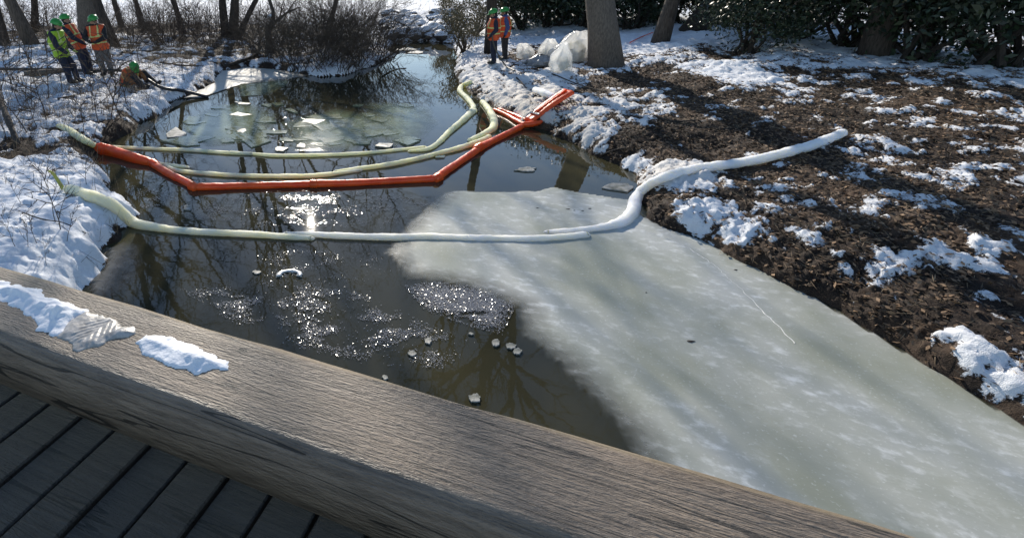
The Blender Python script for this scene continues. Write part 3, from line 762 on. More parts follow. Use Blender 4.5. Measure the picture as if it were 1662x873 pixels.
def sock(pts, label, mat, seed=0, group=None, float_frac=0.35, flat=0.9, cords=True):
    """pts: (px, py, radius in photograph pixels)"""
    P = []; R = []
    for px, py, rp in pts:
        q = hit(px, py); dist = q[1] * math.cos(PITCH) + (CAM_H - q[2]) * math.sin(PITCH)
        r = rp * dist / FOC
        water = q[2] < 0.015
        q = hit(px, py, r * (float_frac if water else 0.75))
        P.append(q); R.append(r)
    Pc = catmull(P, 14); Rc = catmull([np.array((r,)) for r in R], 14)[:, 0]
    n = len(Pc); rg = np.random.default_rng(seed)
    # keep it lying on the ground between the given points
    g = np.maximum(ground(Pc[:, 0], Pc[:, 1])[0], 0)
    Pc[:, 2] = np.maximum(Pc[:, 2], g + Rc * 0.35)
    s = np.concatenate([[0], np.cumsum(np.linalg.norm(np.diff(Pc, axis=0), axis=1))]); L = s[-1]
    m = max(40, int(L / 0.03)); t = np.linspace(0, L, m)
    Q = np.stack([np.interp(t, s, Pc[:, k]) for k in range(3)], 1); RR = np.interp(t, s, Rc)
    wr = 1 + 0.10 * gnoise(t * 2.2, np.full(m, seed * 3.1), 4) + 0.05 * gnoise(t * 7, np.full(m, seed * 1.7), 6)
    end = np.minimum(t, L - t)
    tap = np.clip(np.sqrt(np.clip(end / (RR * 1.3), 0, 1)) * 0.8 + 0.2, 0, 1)
    Q[:, 0] += 0.012 * gnoise(t * 1.3, np.full(m, 3.3 + seed), 14); Q[:, 1] += 0.02 * gnoise(t * 1.1, np.full(m, 7.3 + seed), 15)
    root = empty('sorbent_boom', Q[m // 2])
    mb = MB(); mb.tube(Q, RR * wr * tap, 16, flat=flat)
    ring = mb.v[0].reshape(m, 16, 3); th = np.arange(16) * 2 * math.pi / 16
    TT, AA = np.meshgrid(t, th, indexing='ij')
    fold = 1 + 0.10 * gnoise(TT * 5 + seed, np.cos(AA) * 1.3, 41) + 0.09 * gnoise(TT * 13 + np.sin(AA) * .8, np.sin(AA) * 1.1 + seed, 43)
    mb.v[0] = (Q[:, None, :] + (ring - Q[:, None, :]) * fold[:, :, None]).reshape(-1, 3); mb.build('sock', mat, root)
    if cords:
        for e in (1, -1):
            i = 2 if e == 1 else m - 3
            c = MB(); c.tube([Q[i] - (Q[i + 1] - Q[i]) * .25, Q[i] + (Q[i + 1] - Q[i]) * .25], RR[i] * tap[i] * 1.06, 12, cap=False); c.build('tie', M_SOCK, root)
    return tag(root, label, 'boom', group)
GBm = 'white sorbent booms'
# upstream line
sock([(158, 236, 3.0), (178, 239, 3.2), (230, 241.5, 3.4), (300, 244, 3.6), (360, 248, 3.6), (412, 250.5, 3.2)], 'thin cream boom starting behind the red boom on the left, rearmost line', M_SOCK, 1, GBm)
sock([(372, 246.5, 2.6), (410, 250, 3.2), (450, 253, 3.6), (520, 252.5, 3.6), (590, 249, 3.5), (640, 244.5, 3.3), (692, 239, 3.0)], 'thin cream boom in the middle of the rearmost line', M_SOCK, 2, GBm)
sock([(662, 246, 2.6), (695, 242, 4.2), (715, 229, 4.6), (733, 211, 5.2), (750, 196, 5.4), (772, 179, 4.6)], 'cream boom bending up to the right at the end of the rearmost line', M_SOCK, 3, GBm)
sock([(753, 192, 4.2), (764, 181, 4.4), (768, 174, 4.4), (758, 160, 4.4), (747, 149, 4.4), (750, 140, 4.2), (766, 133, 4.0)], 'kinked cream boom running onto the right bank below the workers', M_SOCK, 4, GBm)
# second line
sock([(240, 262, 3.0), (262, 267, 3.6), (285, 270, 3.8), (308, 272, 2.4)], 'short cream boom end lying against the red boom on the left', M_SOCK, 5, GBm)
sock([(266, 267, 3.6), (282, 275, 4.4), (310, 280, 4.4), (380, 285, 4.4), (450, 287, 4.4), (520, 285, 4.4), (588, 276, 3.2)], 'long cream boom just upstream of the red boom', M_SOCK, 6, GBm)
sock([(540, 280, 3.4), (580, 275, 4.6), (630, 268, 4.8), (690, 255, 4.8), (745, 241, 5.0), (780, 229, 5.0), (796, 221, 4.2)], 'cream boom joining the long one and rising beside the red boom', M_SOCK, 7, GBm)
sock([(760, 229, 3.6), (785, 218, 5.2), (801, 207, 6.2), (801, 193, 6.0), (793, 178, 5.2), (782, 165, 4.6)], 'hooked cream boom curling up to the right bank beside the red boom', M_SOCK, 8, GBm)
sock([(92, 203, 4.5), (108, 209, 6.0), (125, 220, 7.0), (142, 231, 7.0), (160, 240, 6.0)], 'flat greenish white boom end lying up the left bank behind the red boom', M_SOCK, 9, GBm, flat=0.7)
sock([(868, 146, 5.5), (880, 150, 6.0), (893, 155, 6.0), (906, 161, 5.5)], 'short white boom piece lying behind the red boom on the right bank', M_SOCK_W, 10, GBm)
# downstream line, nearest the bridge
sock([(104, 305, 7.5), (122, 309, 8.5), (150, 319, 9.5), (180, 331, 10), (197, 345, 10), (212, 359, 9.5), (232, 367, 8.5), (285, 374, 6.6), (350, 378, 6.6), (420, 382, 6.4), (470, 385.5, 5.8), (512, 388, 4.6)],
     'thick white boom snaking off the near left bank into the water', M_SOCK_P, 11, GBm)
sock([(457, 380, 4.2), (490, 380.5, 5.2), (540, 383.5, 6.4), (600, 385, 6.8), (700, 386, 7.2), (800, 387.5, 7.4), (880, 387.5, 7.6), (958, 382, 7.6)],
     'straight white boom across the middle of the nearest line', M_SOCK_M, 12, GBm)
sock([(882, 378, 4.5), (930, 376, 6.4), (978, 370, 8.5), (1008, 361, 10), (1026, 344, 10.5), (1033, 322, 10), (1050, 303, 9), (1080, 288, 8.4), (1120, 276, 8.2), (1160, 270, 8.2), (1204, 264, 8.2), (1270, 250, 8), (1330, 232, 8), (1370, 214, 7.5)],
     'thick white boom curving from the grey ice up the right bank', M_SOCK_W, 13, GBm)

# ---- red containment boom
def red_mat():
    m, nt, b = new_mat('red_pvc')
    n = noise_node(nt, 5, 4); n2 = noise_node(nt, 26, 3, stretch=(1, 1, 2.5))
    nt.links.new(ramp(nt, n, [(0.3, (0.82, 0.07, 0.008)), (0.7, (0.92, 0.13, 0.016))]), b.inputs['Base Color'])
    b.inputs['Roughness'].default_value = 0.38
    b.inputs['Subsurface Weight'].default_value = 0.4; b.inputs['Subsurface Radius'].default_value = (1.0, 0.35, 0.1); b.inputs['Subsurface Scale'].default_value = 0.12
    bump(nt, b, math_node(nt, 'ADD', n, math_node(nt, 'MULTIPLY', n2, 0.3)), 0.5, 0.03); return m
M_RED = red_mat()
M_ALU = simple('dull_aluminium', (0.35, 0.35, 0.36), (0.5, 0.5, 0.5), rough=0.35, scale=12, bstr=0.1)
M_ALU.node_tree.nodes['Principled BSDF'].inputs['Metallic'].default_value = 0.6
def red_pts(pts, ff=0.45):
    P = []; R = []
    for px, py, rp in pts:
        q = hit(px, py); dist = q[1] * math.cos(PITCH) + (CAM_H - q[2]) * math.sin(PITCH); r = rp * dist / FOC
        q = hit(px, py, r * (ff if q[2] < .015 else .8)); P.append(q); R.append(r)
    return P, R
red = empty('containment_boom', np.append(un(510, 300), 0))
def red_float(pts, bulge=0.35, flat=1.0, seed=0, skirt=True, ridge=False):
    P, R = red_pts(pts)
    n = 72; seg = catmull(P, max(6, n // (len(P) - 1))); m = len(seg); t = np.linspace(0, 1, m)
    r = np.interp(t, np.linspace(0, 1, len(R)), R)
    end = np.minimum(t, 1 - t) * np.linalg.norm(P[-1] - P[0])
    r = r * np.clip(0.62 + 0.38 * np.clip(end / 0.14, 0, 1), 0, 1) * (1 + 0.05 * gnoise(t * 9, np.full(m, seed + .5), 3))
    mb = MB(); mb.tube(seg, r, 16, flat=flat)
    ring = mb.v[0].reshape(m, 16, 3); th = np.arange(16) * 2 * math.pi / 16; TT, AA = np.meshgrid(t * np.linalg.norm(P[-1] - P[0]), th, indexing='ij')
    fold = 1 + 0.13 * gnoise(TT * 2.2 + seed, np.cos(AA) * 1.6 + np.sin(AA) * .7, 45) + .06 * gnoise(TT * 9, np.sin(AA) * 2 + seed, 46)
    mb.v[0] = (seg[:, None, :] + (ring - seg[:, None, :]) * fold[:, :, None]).reshape(-1, 3); mb.build('float', M_RED, red)
    if skirt:
        V = []; F = []
        for i in range(m):
            V += [seg[i] + np.array((0, 0, -r[i] * .3)), seg[i] + np.array((0.01 * math.sin(i * .4), 0.012 * math.cos(i * .7), -.30))]
        F = [(2 * i, 2 * i + 2, 2 * i + 3, 2 * i + 1) for i in range(m - 1)]
        k = MB(); k.add(V, F); k.build('skirt', M_RED, red)
    return P, R
red_float([(154, 238, 6.2), (180, 247, 8.5), (215, 257, 8), (252, 267, 5.5)], flat=1.35, seed=1)
red_float([(247, 266, 6.2), (280, 285, 6.4), (318, 304, 6.8)], seed=2)
red_float([(310, 304, 7.4), (380, 303, 6.2), (450, 301, 6.2), (512, 299, 6.4)], seed=3)
red_float([(505, 299, 7.4), (560, 298, 6.2), (640, 294, 6.2), (714, 290, 6.6)], seed=4)
red_float([(706, 290, 7.2), (740, 267, 6.0), (780, 240, 5.6)], seed=5)
red_float([(772, 243, 6.8), (810, 224, 5.2), (850, 204, 5.2)], seed=6)
def collar(px, py, rp, a):
    P, R = red_pts([(px - a[0] * 6, py - a[1] * 6, rp), (px + a[0] * 6, py + a[1] * 6, rp)])
    mb = MB(); seg = np.array([P[0] * (1 - t) + P[1] * t for t in np.linspace(0, 1, 9)])
    mb.tube(seg, R[0] * np.array([.8, 1.05, .9, 1.15, .85, 1.1, .9, 1.05, .8]), 12, flat=1.1); mb.build('fold_joint', M_RED, red)
for c in ((250, 267, 6.6, (.85, .5)), (314, 304, 7.2, (.8, .35)), (509, 299.5, 7.4, (1, 0)), (710, 289.5, 7.2, (.85, -.45)), (777, 241, 7.0, (.85, -.5))): collar(*c)
# double-tube end pointing upstream, and the flattened end hauled up the bank
red_float([(802, 178, 3.4), (825, 189, 3.8), (849, 202, 3.6)], seed=7)
red_float([(809, 177, 2.8), (832, 186, 3.2), (856, 196, 3.2)], seed=8, skirt=False)
def bank_end():
    a = hit(858, 196, .10); b = hit(923, 149, .26)
    ax = b - a; L = np.linalg.norm(ax); ax /= L
    up = np.array((0, 0, 1.0)); sd = np.cross(ax, up); sd /= np.linalg.norm(sd); nn = np.cross(sd, ax)
    dist = a[1]; pxm = dist / FOC
    n = 26; prof = []
    # cross-section: two round floats with a sagging web between, open fold at the top end
    V = []; F = []; K = 22
    for i in range(n):
        t = i / (n - 1); c = a + ax * L * t + nn * 0.03 * math.sin(t * 3.1)
        w = (9.5 + 3.5 * t) * pxm; hgt = (5.2 + 0.8 * t) * pxm * (1 + .04 * math.sin(i * 2.3))
        for k in range(K):
            an = 2 * math.pi * k / K; x = math.cos(an); y = math.sin(an)
            yy = y * (0.55 + 0.6 * abs(x) ** 1.5)
            V.append(c + sd * x * w + nn * yy * hgt)
    for i in range(n - 1):
        for k in range(K): F.append((i * K + k, i * K + (k + 1) % K, (i + 1) * K + (k + 1) % K, (i + 1) * K + k))
    F.append(tuple(range(K))[::-1]); F.append(tuple((n - 1) * K + k for k in range(K)))
    mb = MB(); mb.add(V, F); mb.build('float', M_RED, red)
    mb = MB(); mb.tube([a + ax * L * t + nn * 5.4 * pxm - sd * 1.0 * pxm for t in np.linspace(.18, .97, 9)], 1.5 * pxm, 8); mb.build('cable_pocket', M_RED, red)
    R = np.stack([sd, ax, nn], 1); mb = MB(); mb.box(a + ax * L * .17 + nn * 5.2 * pxm, (9.6 * pxm, 2.2 * pxm, 0.9 * pxm), R, bev=.006); mb.build('end_connector', M_ALU, red, smooth=False)
    for k in (-.55, 0, .55):
        mb = MB(); q = a + ax * L * .17 + nn * 6.3 * pxm + sd * k * 9 * pxm
        mb.tube([q - nn * .01, q + nn * .012], 0.012, 8); mb.build('bolt', M_CORD, red)
    # crumpled foot in the water
    mb = MB(); P = [hit(846, 203, .08), hit(858, 202, .10), hit(872, 200, .08), hit(880, 197, .05)]
    mb.tube(catmull(P, 5), np.array([5, 6.5, 7.5, 7.2, 7, 6.8, 7.2, 7.4, 7, 6.4, 6, 5.6, 5, 4.4, 4, 3]) * pxm * .8, 12, flat=.9); mb.build('fold_joint', M_RED, red)
bank_end()
tag(red, 'red floating containment boom spanning the creek with its flat end hauled up the right bank', 'boom')

# ---- yellow-green strap tied at the end of the near boom
def strap():
    b = hit(103, 309); s = b[1] / FOC
    P = [b + np.array((0, 0, .02)), b + np.array((-6 * s, .02, 14 * s)), b + np.array((-14 * s, .03, 30 * s)), b + np.array((-20 * s, .02, 36 * s))]
    Q = catmull(P, 5); V = []; F = []
    for i, q in enumerate(Q):
        w = 0.026 - .0006 * i
        for dx, dy in ((-w, -.004), (w, -.004), (w, .004), (-w, .004)): V.append(q + np.array((dx * .9, dy + dx * .3, dx * .35)))
    n = len(Q)
    for i in range(n - 1):
        for k in range(4): F.append((i * 4 + k, i * 4 + (k + 1) % 4, i * 4 + 4 + (k + 1) % 4, i * 4 + 4 + k))
    F += [(3, 2, 1, 0), tuple((n - 1) * 4 + k for k in range(4))]
    mb = MB(); mb.add(V, F)
    tag(mb.build('stake_strap', simple('yellow_green_strap', (0.28, 0.30, 0.05), (0.42, 0.42, 0.09), rough=0.6, scale=20, bstr=0.1), None, smooth=False), 'yellow-green strap standing up from the end of the near left boom', 'strap')
strap()

# ================================================================ hoses
M_HOSE = simple('black_rubber_hose', (0.012, 0.012, 0.013), (0.03, 0.03, 0.03), rough=0.45, scale=15, bstr=0.1)
def hose(name, pts, r, label, lifts=None, mat=None):
    P = [hit(p[0], p[1]) + np.array((0, 0, lifts[i] if lifts else r)) for i, p in enumerate(pts)]
    Q = catmull(P, 10); g = np.maximum(ground(Q[:, 0], Q[:, 1])[0], 0); Q[:, 2] = np.maximum(Q[:, 2], g + r * .8)
    mb = MB(); mb.tube(Q, r, 9); root = mb.build(name, mat or M_HOSE); return tag(root, label, 'hose')
hose('suction_hose', [(-60, 113), (0, 115), (60, 116), (105, 117), (150, 121), (195, 127), (230, 137), (262, 149), (300, 154), (338, 159)], 0.045, 'long black suction hose running over the snow into the water',
     (.05, .05, .05, .07, .10, .22, .25, .12, .10, .02))
stick('pole', [(1022, 72), (1040, 63), (1060, 55)], 0.018, 0.018, 'thin red pole lying between the massive trunk and the rough trunk', 'pole', mat=M_RED, up=.05)

# ================================================================ implicit surfaces for figures and bags
def surf_nets(val, org, h):
    s = val < 0
    nx, ny, nz = val.shape
    cid = -np.ones((nx - 1, ny - 1, nz - 1), np.int64)
    acc = np.zeros((nx - 1, ny - 1, nz - 1, 3)); cnt = np.zeros((nx - 1, ny - 1, nz - 1))
    for ax in range(3):
        sl0 = [slice(None)] * 3; sl1 = [slice(None)] * 3
        sl0[ax] = slice(0, -1); sl1[ax] = slice(1, None)
        a, b = val[tuple(sl0)], val[tuple(sl1)]
        x = (a < 0) != (b < 0); t = np.where(x, a / (a - b + 1e-20), 0)
        oth = [k for k in range(3) if k != ax]
        for d0 in (0, 1):
            for d1 in (0, 1):
                sl = [slice(None)] * 3
                for o, dd in zip(oth, (d0, d1)): sl[o] = slice(dd, val.shape[o] - 1 + dd)
                xx = x[tuple(sl)]; tt = t[tuple(sl)]
                off = np.zeros(3); off[oth[0]] = d0; off[oth[1]] = d1
                for k in range(3): acc[..., k] += np.where(xx, (tt if k == ax else off[k]), 0)
                cnt += xx
    act = cnt > 0; I = np.argwhere(act); cid[act] = np.arange(len(I))
    V = (I + acc[act] / cnt[act][:, None]) * h + org
    F = []
    for ax in range(3):
        o0, o1 = (ax + 1) % 3, (ax + 2) % 3
        sl0 = [slice(1, -1)] * 3; sl1 = [slice(1, -1)] * 3
        sl0[ax] = slice(0, -1); sl1[ax] = slice(1, None)
        a, b = s[tuple(sl0)], s[tuple(sl1)]
        E = np.argwhere(a != b)
        flip = a[tuple(E.T)]
        base = E.copy(); base[:, o0] += 1; base[:, o1] += 1
        def c(d0, d1):
            q = base.copy(); q[:, o0] -= d0; q[:, o1] -= d1; return cid[tuple(q.T)]
        f = np.stack([c(0, 0), c(1, 0), c(1, 1), c(0, 1)], 1)
        f[~flip] = f[~flip][:, ::-1]
        F.append(f)
    F = np.concatenate(F); F = F[(F >= 0).all(1)]
    return V, F
def seg_d(P, a, b, ra, rb):
    a = np.asarray(a, float); b = np.asarray(b, float); e = b - a
    t = np.clip(((P - a) @ e) / (e @ e + 1e-9), 0, 1)
    return np.linalg.norm(P - a - t[..., None] * e, axis=-1) - (ra + (rb - ra) * t)
def smin(a, b, k):
    h = np.clip(0.5 + 0.5 * (b - a) / k, 0, 1)
    return b * (1 - h) + a * h - k * h * (1 - h)
def implicit(prims, h, k=0.035, clip=None, grow=0.0):
    A = np.array([p[0] for p in prims] + [p[1] for p in prims], float); rm = max(max(p[2], p[3]) for p in prims) + 0.06 + grow
    lo = A.min(0) - rm; hi = A.max(0) + rm
    n = np.ceil((hi - lo) / h).astype(int) + 1
    G = np.stack(np.meshgrid(*[lo[i] + np.arange(n[i]) * h for i in range(3)], indexing='ij'), -1)
    v = None
    for p in prims:
        d = seg_d(G, *p[:4]); v = d if v is None else smin(v, d, k)
    v = v - grow
    if clip is not None: v = np.maximum(v, clip(G))
    V, F = surf_nets(v, lo, h)
    D = np.stack([seg_d(V, *p[:4]) for p in prims], 1)
    near = D.argmin(1)
    mi = np.array([p[4] for p in prims])[near]
    return V, F, mi

# ================================================================ people
def cloth(name, c1, c2=None, rough=0.85, scale=14): return simple(name, c1, c2 or c1, rough=rough, scale=scale, bstr=0.5, bdist=0.02)
M_NAVY = cloth('navy_cloth', (0.010, 0.013, 0.028), (0.018, 0.022, 0.045)); M_BLACK = cloth('black_cloth', (0.010, 0.010, 0.012), (0.02, 0.02, 0.022))
M_BLUE = cloth('blue_cloth', (0.03, 0.06, 0.17), (0.05, 0.09, 0.24)); M_GREYPAT = cloth('grey_patterned_cloth', (0.05, 0.048, 0.045), (0.20, 0.19, 0.18), scale=45)
M_SKIN = simple('skin', (0.30, 0.17, 0.11), (0.36, 0.21, 0.14), rough=0.55, scale=20, bstr=0.1); M_HAIR = cloth('dark_hair', (0.012, 0.009, 0.007))
M_LIME = cloth('lime_vest', (0.25, 0.42, 0.015), (0.33, 0.52, 0.02), 0.6); M_ORANGE = cloth('orange_vest', (0.52, 0.065, 0.010), (0.64, 0.09, 0.013), 0.6)
M_TAPE = cloth('pale_lime_tape', (0.50, 0.55, 0.16), (0.62, 0.66, 0.25), 0.5); M_BOOT = cloth('black_boot', (0.008, 0.008, 0.008), rough=0.5)
M_GLOVE = cloth('yellowish_glove', (0.36, 0.42, 0.08)); M_GLOVE_D = cloth('dark_glove', (0.02, 0.02, 0.02))
M_HAT = simple('green_hard_hat', (0.025, 0.22, 0.03), (0.035, 0.27, 0.04), rough=0.28, scale=4, bstr=0)
M_BROWN = cloth('brown_orange_jacket', (0.20, 0.08, 0.03), (0.34, 0.13, 0.04))
def person(origin, J, look, top, trouser, vest_mats, label, glove=M_GLOVE_D, beard=True, group=None, h=0.02, plumb=0.19, scale=0.95, bulk=1.22):
    """J: joints in metres from the feet, x to the picture's right, y away from the camera, z up; look: where the face points"""
    J = {k: np.array(v, float) for k, v in J.items()}
    root = empty('person', origin); root.scale = (scale,) * 3
    for k in J: J[k][0] += plumb * J[k][2]
    pel, che, nek, hed = J['pelvis'], J['chest'], J['neck'], J['head']
    SKIN, TOP, TRO, BOO, HAI = 0, 1, 2, 3, 4
    sl, sr, hl, hr = J['shl'], J['shr'], J['hipl'], J['hipr']
    lk = np.array(look, float); lk /= np.linalg.norm(lk)
    upv = hed - nek; upv /= np.linalg.norm(upv); sdv = np.cross(lk, upv); sdv /= np.linalg.norm(sdv); lk = np.cross(upv, sdv)
    ab = (pel + che) / 2
    torso = [(pel, ab, .145, .145, TOP), (ab, che, .145, .165, TOP), (hl, hr, .11, .11, TRO), (sl * .78 + sr * .22, sr * .78 + sl * .22, .105, .105, TOP), (che, (sl + sr) / 2, .16, .11, TOP)]
    pr = list(torso)
    pr += [((sl + sr) / 2, nek, .075, .062, TOP), (nek, hed, .058, .06, SKIN)]
    pr += [(hed - upv * .02 - lk * .012, hed + upv * .05 - lk * .02, .088, .092, HAI), (hed - upv * .03 + lk * .02, hed + upv * .02 + lk * .03, .076, .074, SKIN),
           (hed - upv * .01 + lk * .10, hed - upv * .035 + lk * .118, .012, .017, SKIN), (hed + sdv * .088, hed + sdv * .09 - upv * .03, .014, .012, SKIN), (hed - sdv * .088, hed - sdv * .09 - upv * .03, .014, .012, SKIN)]
    if beard: pr += [(hed - upv * .085 + lk * .05, hed - upv * .075 + lk * .07, .052, .044, HAI)]
    for s in 'lr':
        sh, el, ha = J['sh' + s], J['el' + s], J['ha' + s]
        pr += [(sh, el, .072, .056, TOP), (el, ha, .056, .042, TOP)]
        hp, kn, an, to = J['hip' + s], J['kn' + s], J['an' + s], J['toe' + s]
        pr += [(hp, kn, .105, .078, TRO), (kn, an, .078, .062, TRO), (an, an * .6 + to * .4 - np.array((0, 0, .02)), .062, .055, BOO), (an - np.array((0, 0, .04)), to, .05, .045, BOO)]
    pr = [(a, b, ra * (bulk if m in (1, 2) else 1.06), rb * (bulk if m in (1, 2) else 1.06), m) for a, b, ra, rb, m in pr]
    torso = [(a, b, ra * bulk, rb * bulk, m) for a, b, ra, rb, m in torso]
    V, F, mi = implicit(pr, h)
    fm = mi[F[:, 0]]
    me = np_mesh('body', V, F, True, fm)
    link('body', me, [M_SKIN, top, trouser, M_BOOT, M_HAIR], root)
    for e in (1, -1):
        mb = MB(); q = hed + upv * .012 + lk * .098 + sdv * .032 * e
        mb.tube([q - lk * .008, q, q + lk * .006], [.009, .010, .004], 8); 
        me2 = bpy.data.meshes.new('eye'); me2.from_pydata(np.concatenate(mb.v).tolist(), [], mb.f); link('eye', me2, [M_HAIR], root)
    mb = MB(); q = hed - upv * .058 + lk * .093
    mb.tube([q - sdv * .026 - lk * .01, q, q + sdv * .026 - lk * .01], [.005, .009, .005], 6)
    me2 = bpy.data.meshes.new('mouth'); me2.from_pydata(np.concatenate(mb.v).tolist(), [], mb.f); link('mouth', me2, [simple('lip', (0.25, 0.09, 0.07), rough=.5, bstr=0)], root)
    # vest: follows the torso, open at neck and armholes
    tz = (sl + sr) / 2 - pel; tl = np.linalg.norm(tz); tz /= tl
    def clip(G):
        u = (G - pel) @ tz
        return np.maximum(-0.16 - u, u - (tl + 0.075))
    body_cut = [(a, b, ra, rb, m) for a, b, ra, rb, m in torso]
    V, F, _ = implicit(body_cut, 0.02, 0.05, clip, 0.028)
    u = (V - pel) @ tz; mid = (sl + sr) / 2; lat = sl - sr; lat /= np.linalg.norm(lat); w = np.abs((V - mid) @ lat)
    stripe = ((u > tl * .10) & (u < tl * .10 + .055)) | ((u > tl * .48) & (u < tl * .48 + .05)) | ((w > .085) & (w < .135) & (u > tl * .5))
    fm = stripe[F].mean(1) > .5
    link('vest', np_mesh('vest', V, F, True, fm.astype(int)), list(vest_mats), root)
    # hard hat
    c = hed + upv * .05 - lk * .012; hat = MB(); V = []; F = []; NS = 20
    prof = [(.118, -.012), (.128, -.006), (.124, .004), (.120, .03), (.112, .065), (.092, .098), (.06, .12), (.02, .128), (.001, .129)]
    for r_, z_ in prof:
        for k in range(NS):
            an = 2 * math.pi * k / NS; cx_, cy_ = math.cos(an), math.sin(an)
            brim = 1.0 + (.42 * max(cy_, 0) ** 2 if z_ < 0.0 else 0)
            V.append(c + (sdv * cx_ * .92 + lk * cy_ * 1.08 * brim) * r_ * 1.2 + upv * 1.0 * (z_ - (0.012 * max(cy_, 0) if z_ < 0 else 0)))
    for j in range(len(prof) - 1):
        for k in range(NS): F.append((j * NS + k, j * NS + (k + 1) % NS, (j + 1) * NS + (k + 1) % NS, (j + 1) * NS + k))
    me = np_mesh('hard_hat', V, F); ho = link('hard_hat', me, [M_HAT], root)
    rb = MB(); rb.tube([c + lk * .152 * math.cos(a) * .98 + upv * (.004 + .132 * math.sin(a)) for a in np.linspace(.2, math.pi - .2, 12)], .010, 6)
    me = bpy.data.meshes.new('ridge'); me.from_pydata(np.concatenate(rb.v).tolist(), [], rb.f); me.update(); link('ridge', me, [M_HAT], ho)
    # gloved hands
    for s in 'lr':
        ha = J['ha' + s]; d = ha - J['el' + s]; d /= np.linalg.norm(d)
        sd_ = np.cross(d, (0, 0, 1.0)) if abs(d[2]) < .9 else np.cross(d, lk); sd_ /= np.linalg.norm(sd_) + 1e-9; dn = np.cross(sd_, d)
        sg = 1 if s == 'l' else -1
        pp = [(ha + d * .02, ha + d * .075, .036, .038, 0), (ha + d * .06 + sd_ * .025, ha + d * .06 - sd_ * .025, .026, .026, 0)]
        for i, (o, l) in enumerate(((.033, .062), (.011, .074), (-.011, .068), (-.033, .052))):
            q0 = ha + d * .09 + sd_ * o; q1 = q0 + d * l * .5 + dn * .012; q2 = q1 + d * l * .3 + dn * l * .5
            pp += [(q0, q1, .0115, .0105, 0), (q1, q2, .0105, .009, 0)]
        th0 = ha + d * .035 + sd_ * .034 * sg; th1 = th0 + d * .035 + sd_ * .022 * sg + dn * .012
        pp += [(th0, th1, .014, .012, 0), (th1, th1 + d * .03 + dn * .016, .012, .010, 0)]
        V, F, _ = implicit(pp, 0.0065, 0.008)
        link('glove', np_mesh('glove', V, F), [glove], root)
    return tag(root, label, 'person', group)
GW = 'workers in hard hats'
o1 = hit(121, 134)
person(o1, dict(pelvis=(-.38, 0, .86), chest=(-.50, 0, 1.18), neck=(-.52, 0, 1.46), head=(-.50, 0, 1.60), shl=(-.50, .19, 1.38), shr=(-.54, -.19, 1.38),
                ell=(-.34, .22, 1.10), hal=(-.12, .16, .92), elr=(-.38, -.24, 1.06), har=(-.14, -.16, .86), hipl=(-.37, .10, .82), hipr=(-.37, -.10, .82),
                knl=(-.12, .13, .47), knr=(-.18, -.12, .46), anl=(.02, .12, .09), anr=(-.06, -.14, .09), toel=(.20, .12, .04), toer=(.14, -.16, .04)),
       (1, .1, -.25), M_NAVY, M_NAVY, (M_LIME, M_TAPE), 'worker in a plain lime vest and navy coat leaning back on the left bank', M_GLOVE, group=GW)
o2 = hit(143, 120)
person(o2, dict(pelvis=(-.30, 0, .88), chest=(-.52, 0, 1.20), neck=(-.64, 0, 1.46), head=(-.68, 0, 1.60), shl=(-.58, .19, 1.40), shr=(-.60, -.19, 1.38),
                ell=(-.34, .22, 1.14), hal=(-.10, .14, .98), elr=(-.36, -.22, 1.12), har=(-.12, -.10, .95), hipl=(-.29, .10, .84), hipr=(-.29, -.10, .84),
                knl=(-.08, .13, .47), knr=(-.12, -.12, .46), anl=(.02, .12, .09), anr=(-.02, -.14, .09), toel=(.20, .12, .04), toer=(.18, -.14, .04)),
       (1, .1, -.2), M_NAVY, M_NAVY, (M_ORANGE, M_TAPE), 'worker in an orange vest half hidden behind the lime-vested worker', group=GW)
o3 = hit(177, 122)
person(o3, dict(pelvis=(-.27, 0, .90), chest=(-.40, 0, 1.22), neck=(-.46, 0, 1.48), head=(-.49, -.02, 1.61), shl=(-.22, .02, 1.41), shr=(-.64, -.02, 1.41),
                ell=(-.10, -.10, 1.14), hal=(-.26, -.24, 1.04), elr=(-.70, -.12, 1.14), har=(-.50, -.26, 1.04), hipl=(-.18, .03, .86), hipr=(-.36, -.03, .86),
                knl=(-.02, -.04, .47), knr=(-.24, -.10, .46), anl=(.08, .02, .09), anr=(-.14, -.02, .09), toel=(.14, -.14, .04), toer=(-.14, -.20, .04)),
       (-.25, -1, -.15), M_BLACK, M_GREYPAT, (M_ORANGE, M_TAPE), 'worker in black sleeves, orange vest and patterned grey trousers on the left bank', group=GW)
o4 = hit(203, 140)
person(o4, dict(pelvis=(.02, .05, .13), chest=(.16, -.04, .36), neck=(.26, -.16, .48), head=(.33, -.22, .57), shl=(.34, .06, .44), shr=(.10, -.26, .42),
                ell=(.54, -.02, .30), hal=(.66, -.14, .20), elr=(.26, -.44, .26), har=(.50, -.40, .16), hipl=(.08, .12, .12), hipr=(.04, -.10, .12),
                knl=(.52, .08, .36), knr=(.42, -.34, .30), anl=(.94, .0, .06), anr=(.78, -.48, .02), toel=(1.06, -.04, .15), toer=(.90, -.52, .11)),
       (.7, -.6, -.9), M_BROWN, M_BLACK, (M_ORANGE, M_TAPE), 'worker sitting on the snow at the water edge holding the black hose', group=GW)
o5 = hit(799, 103)
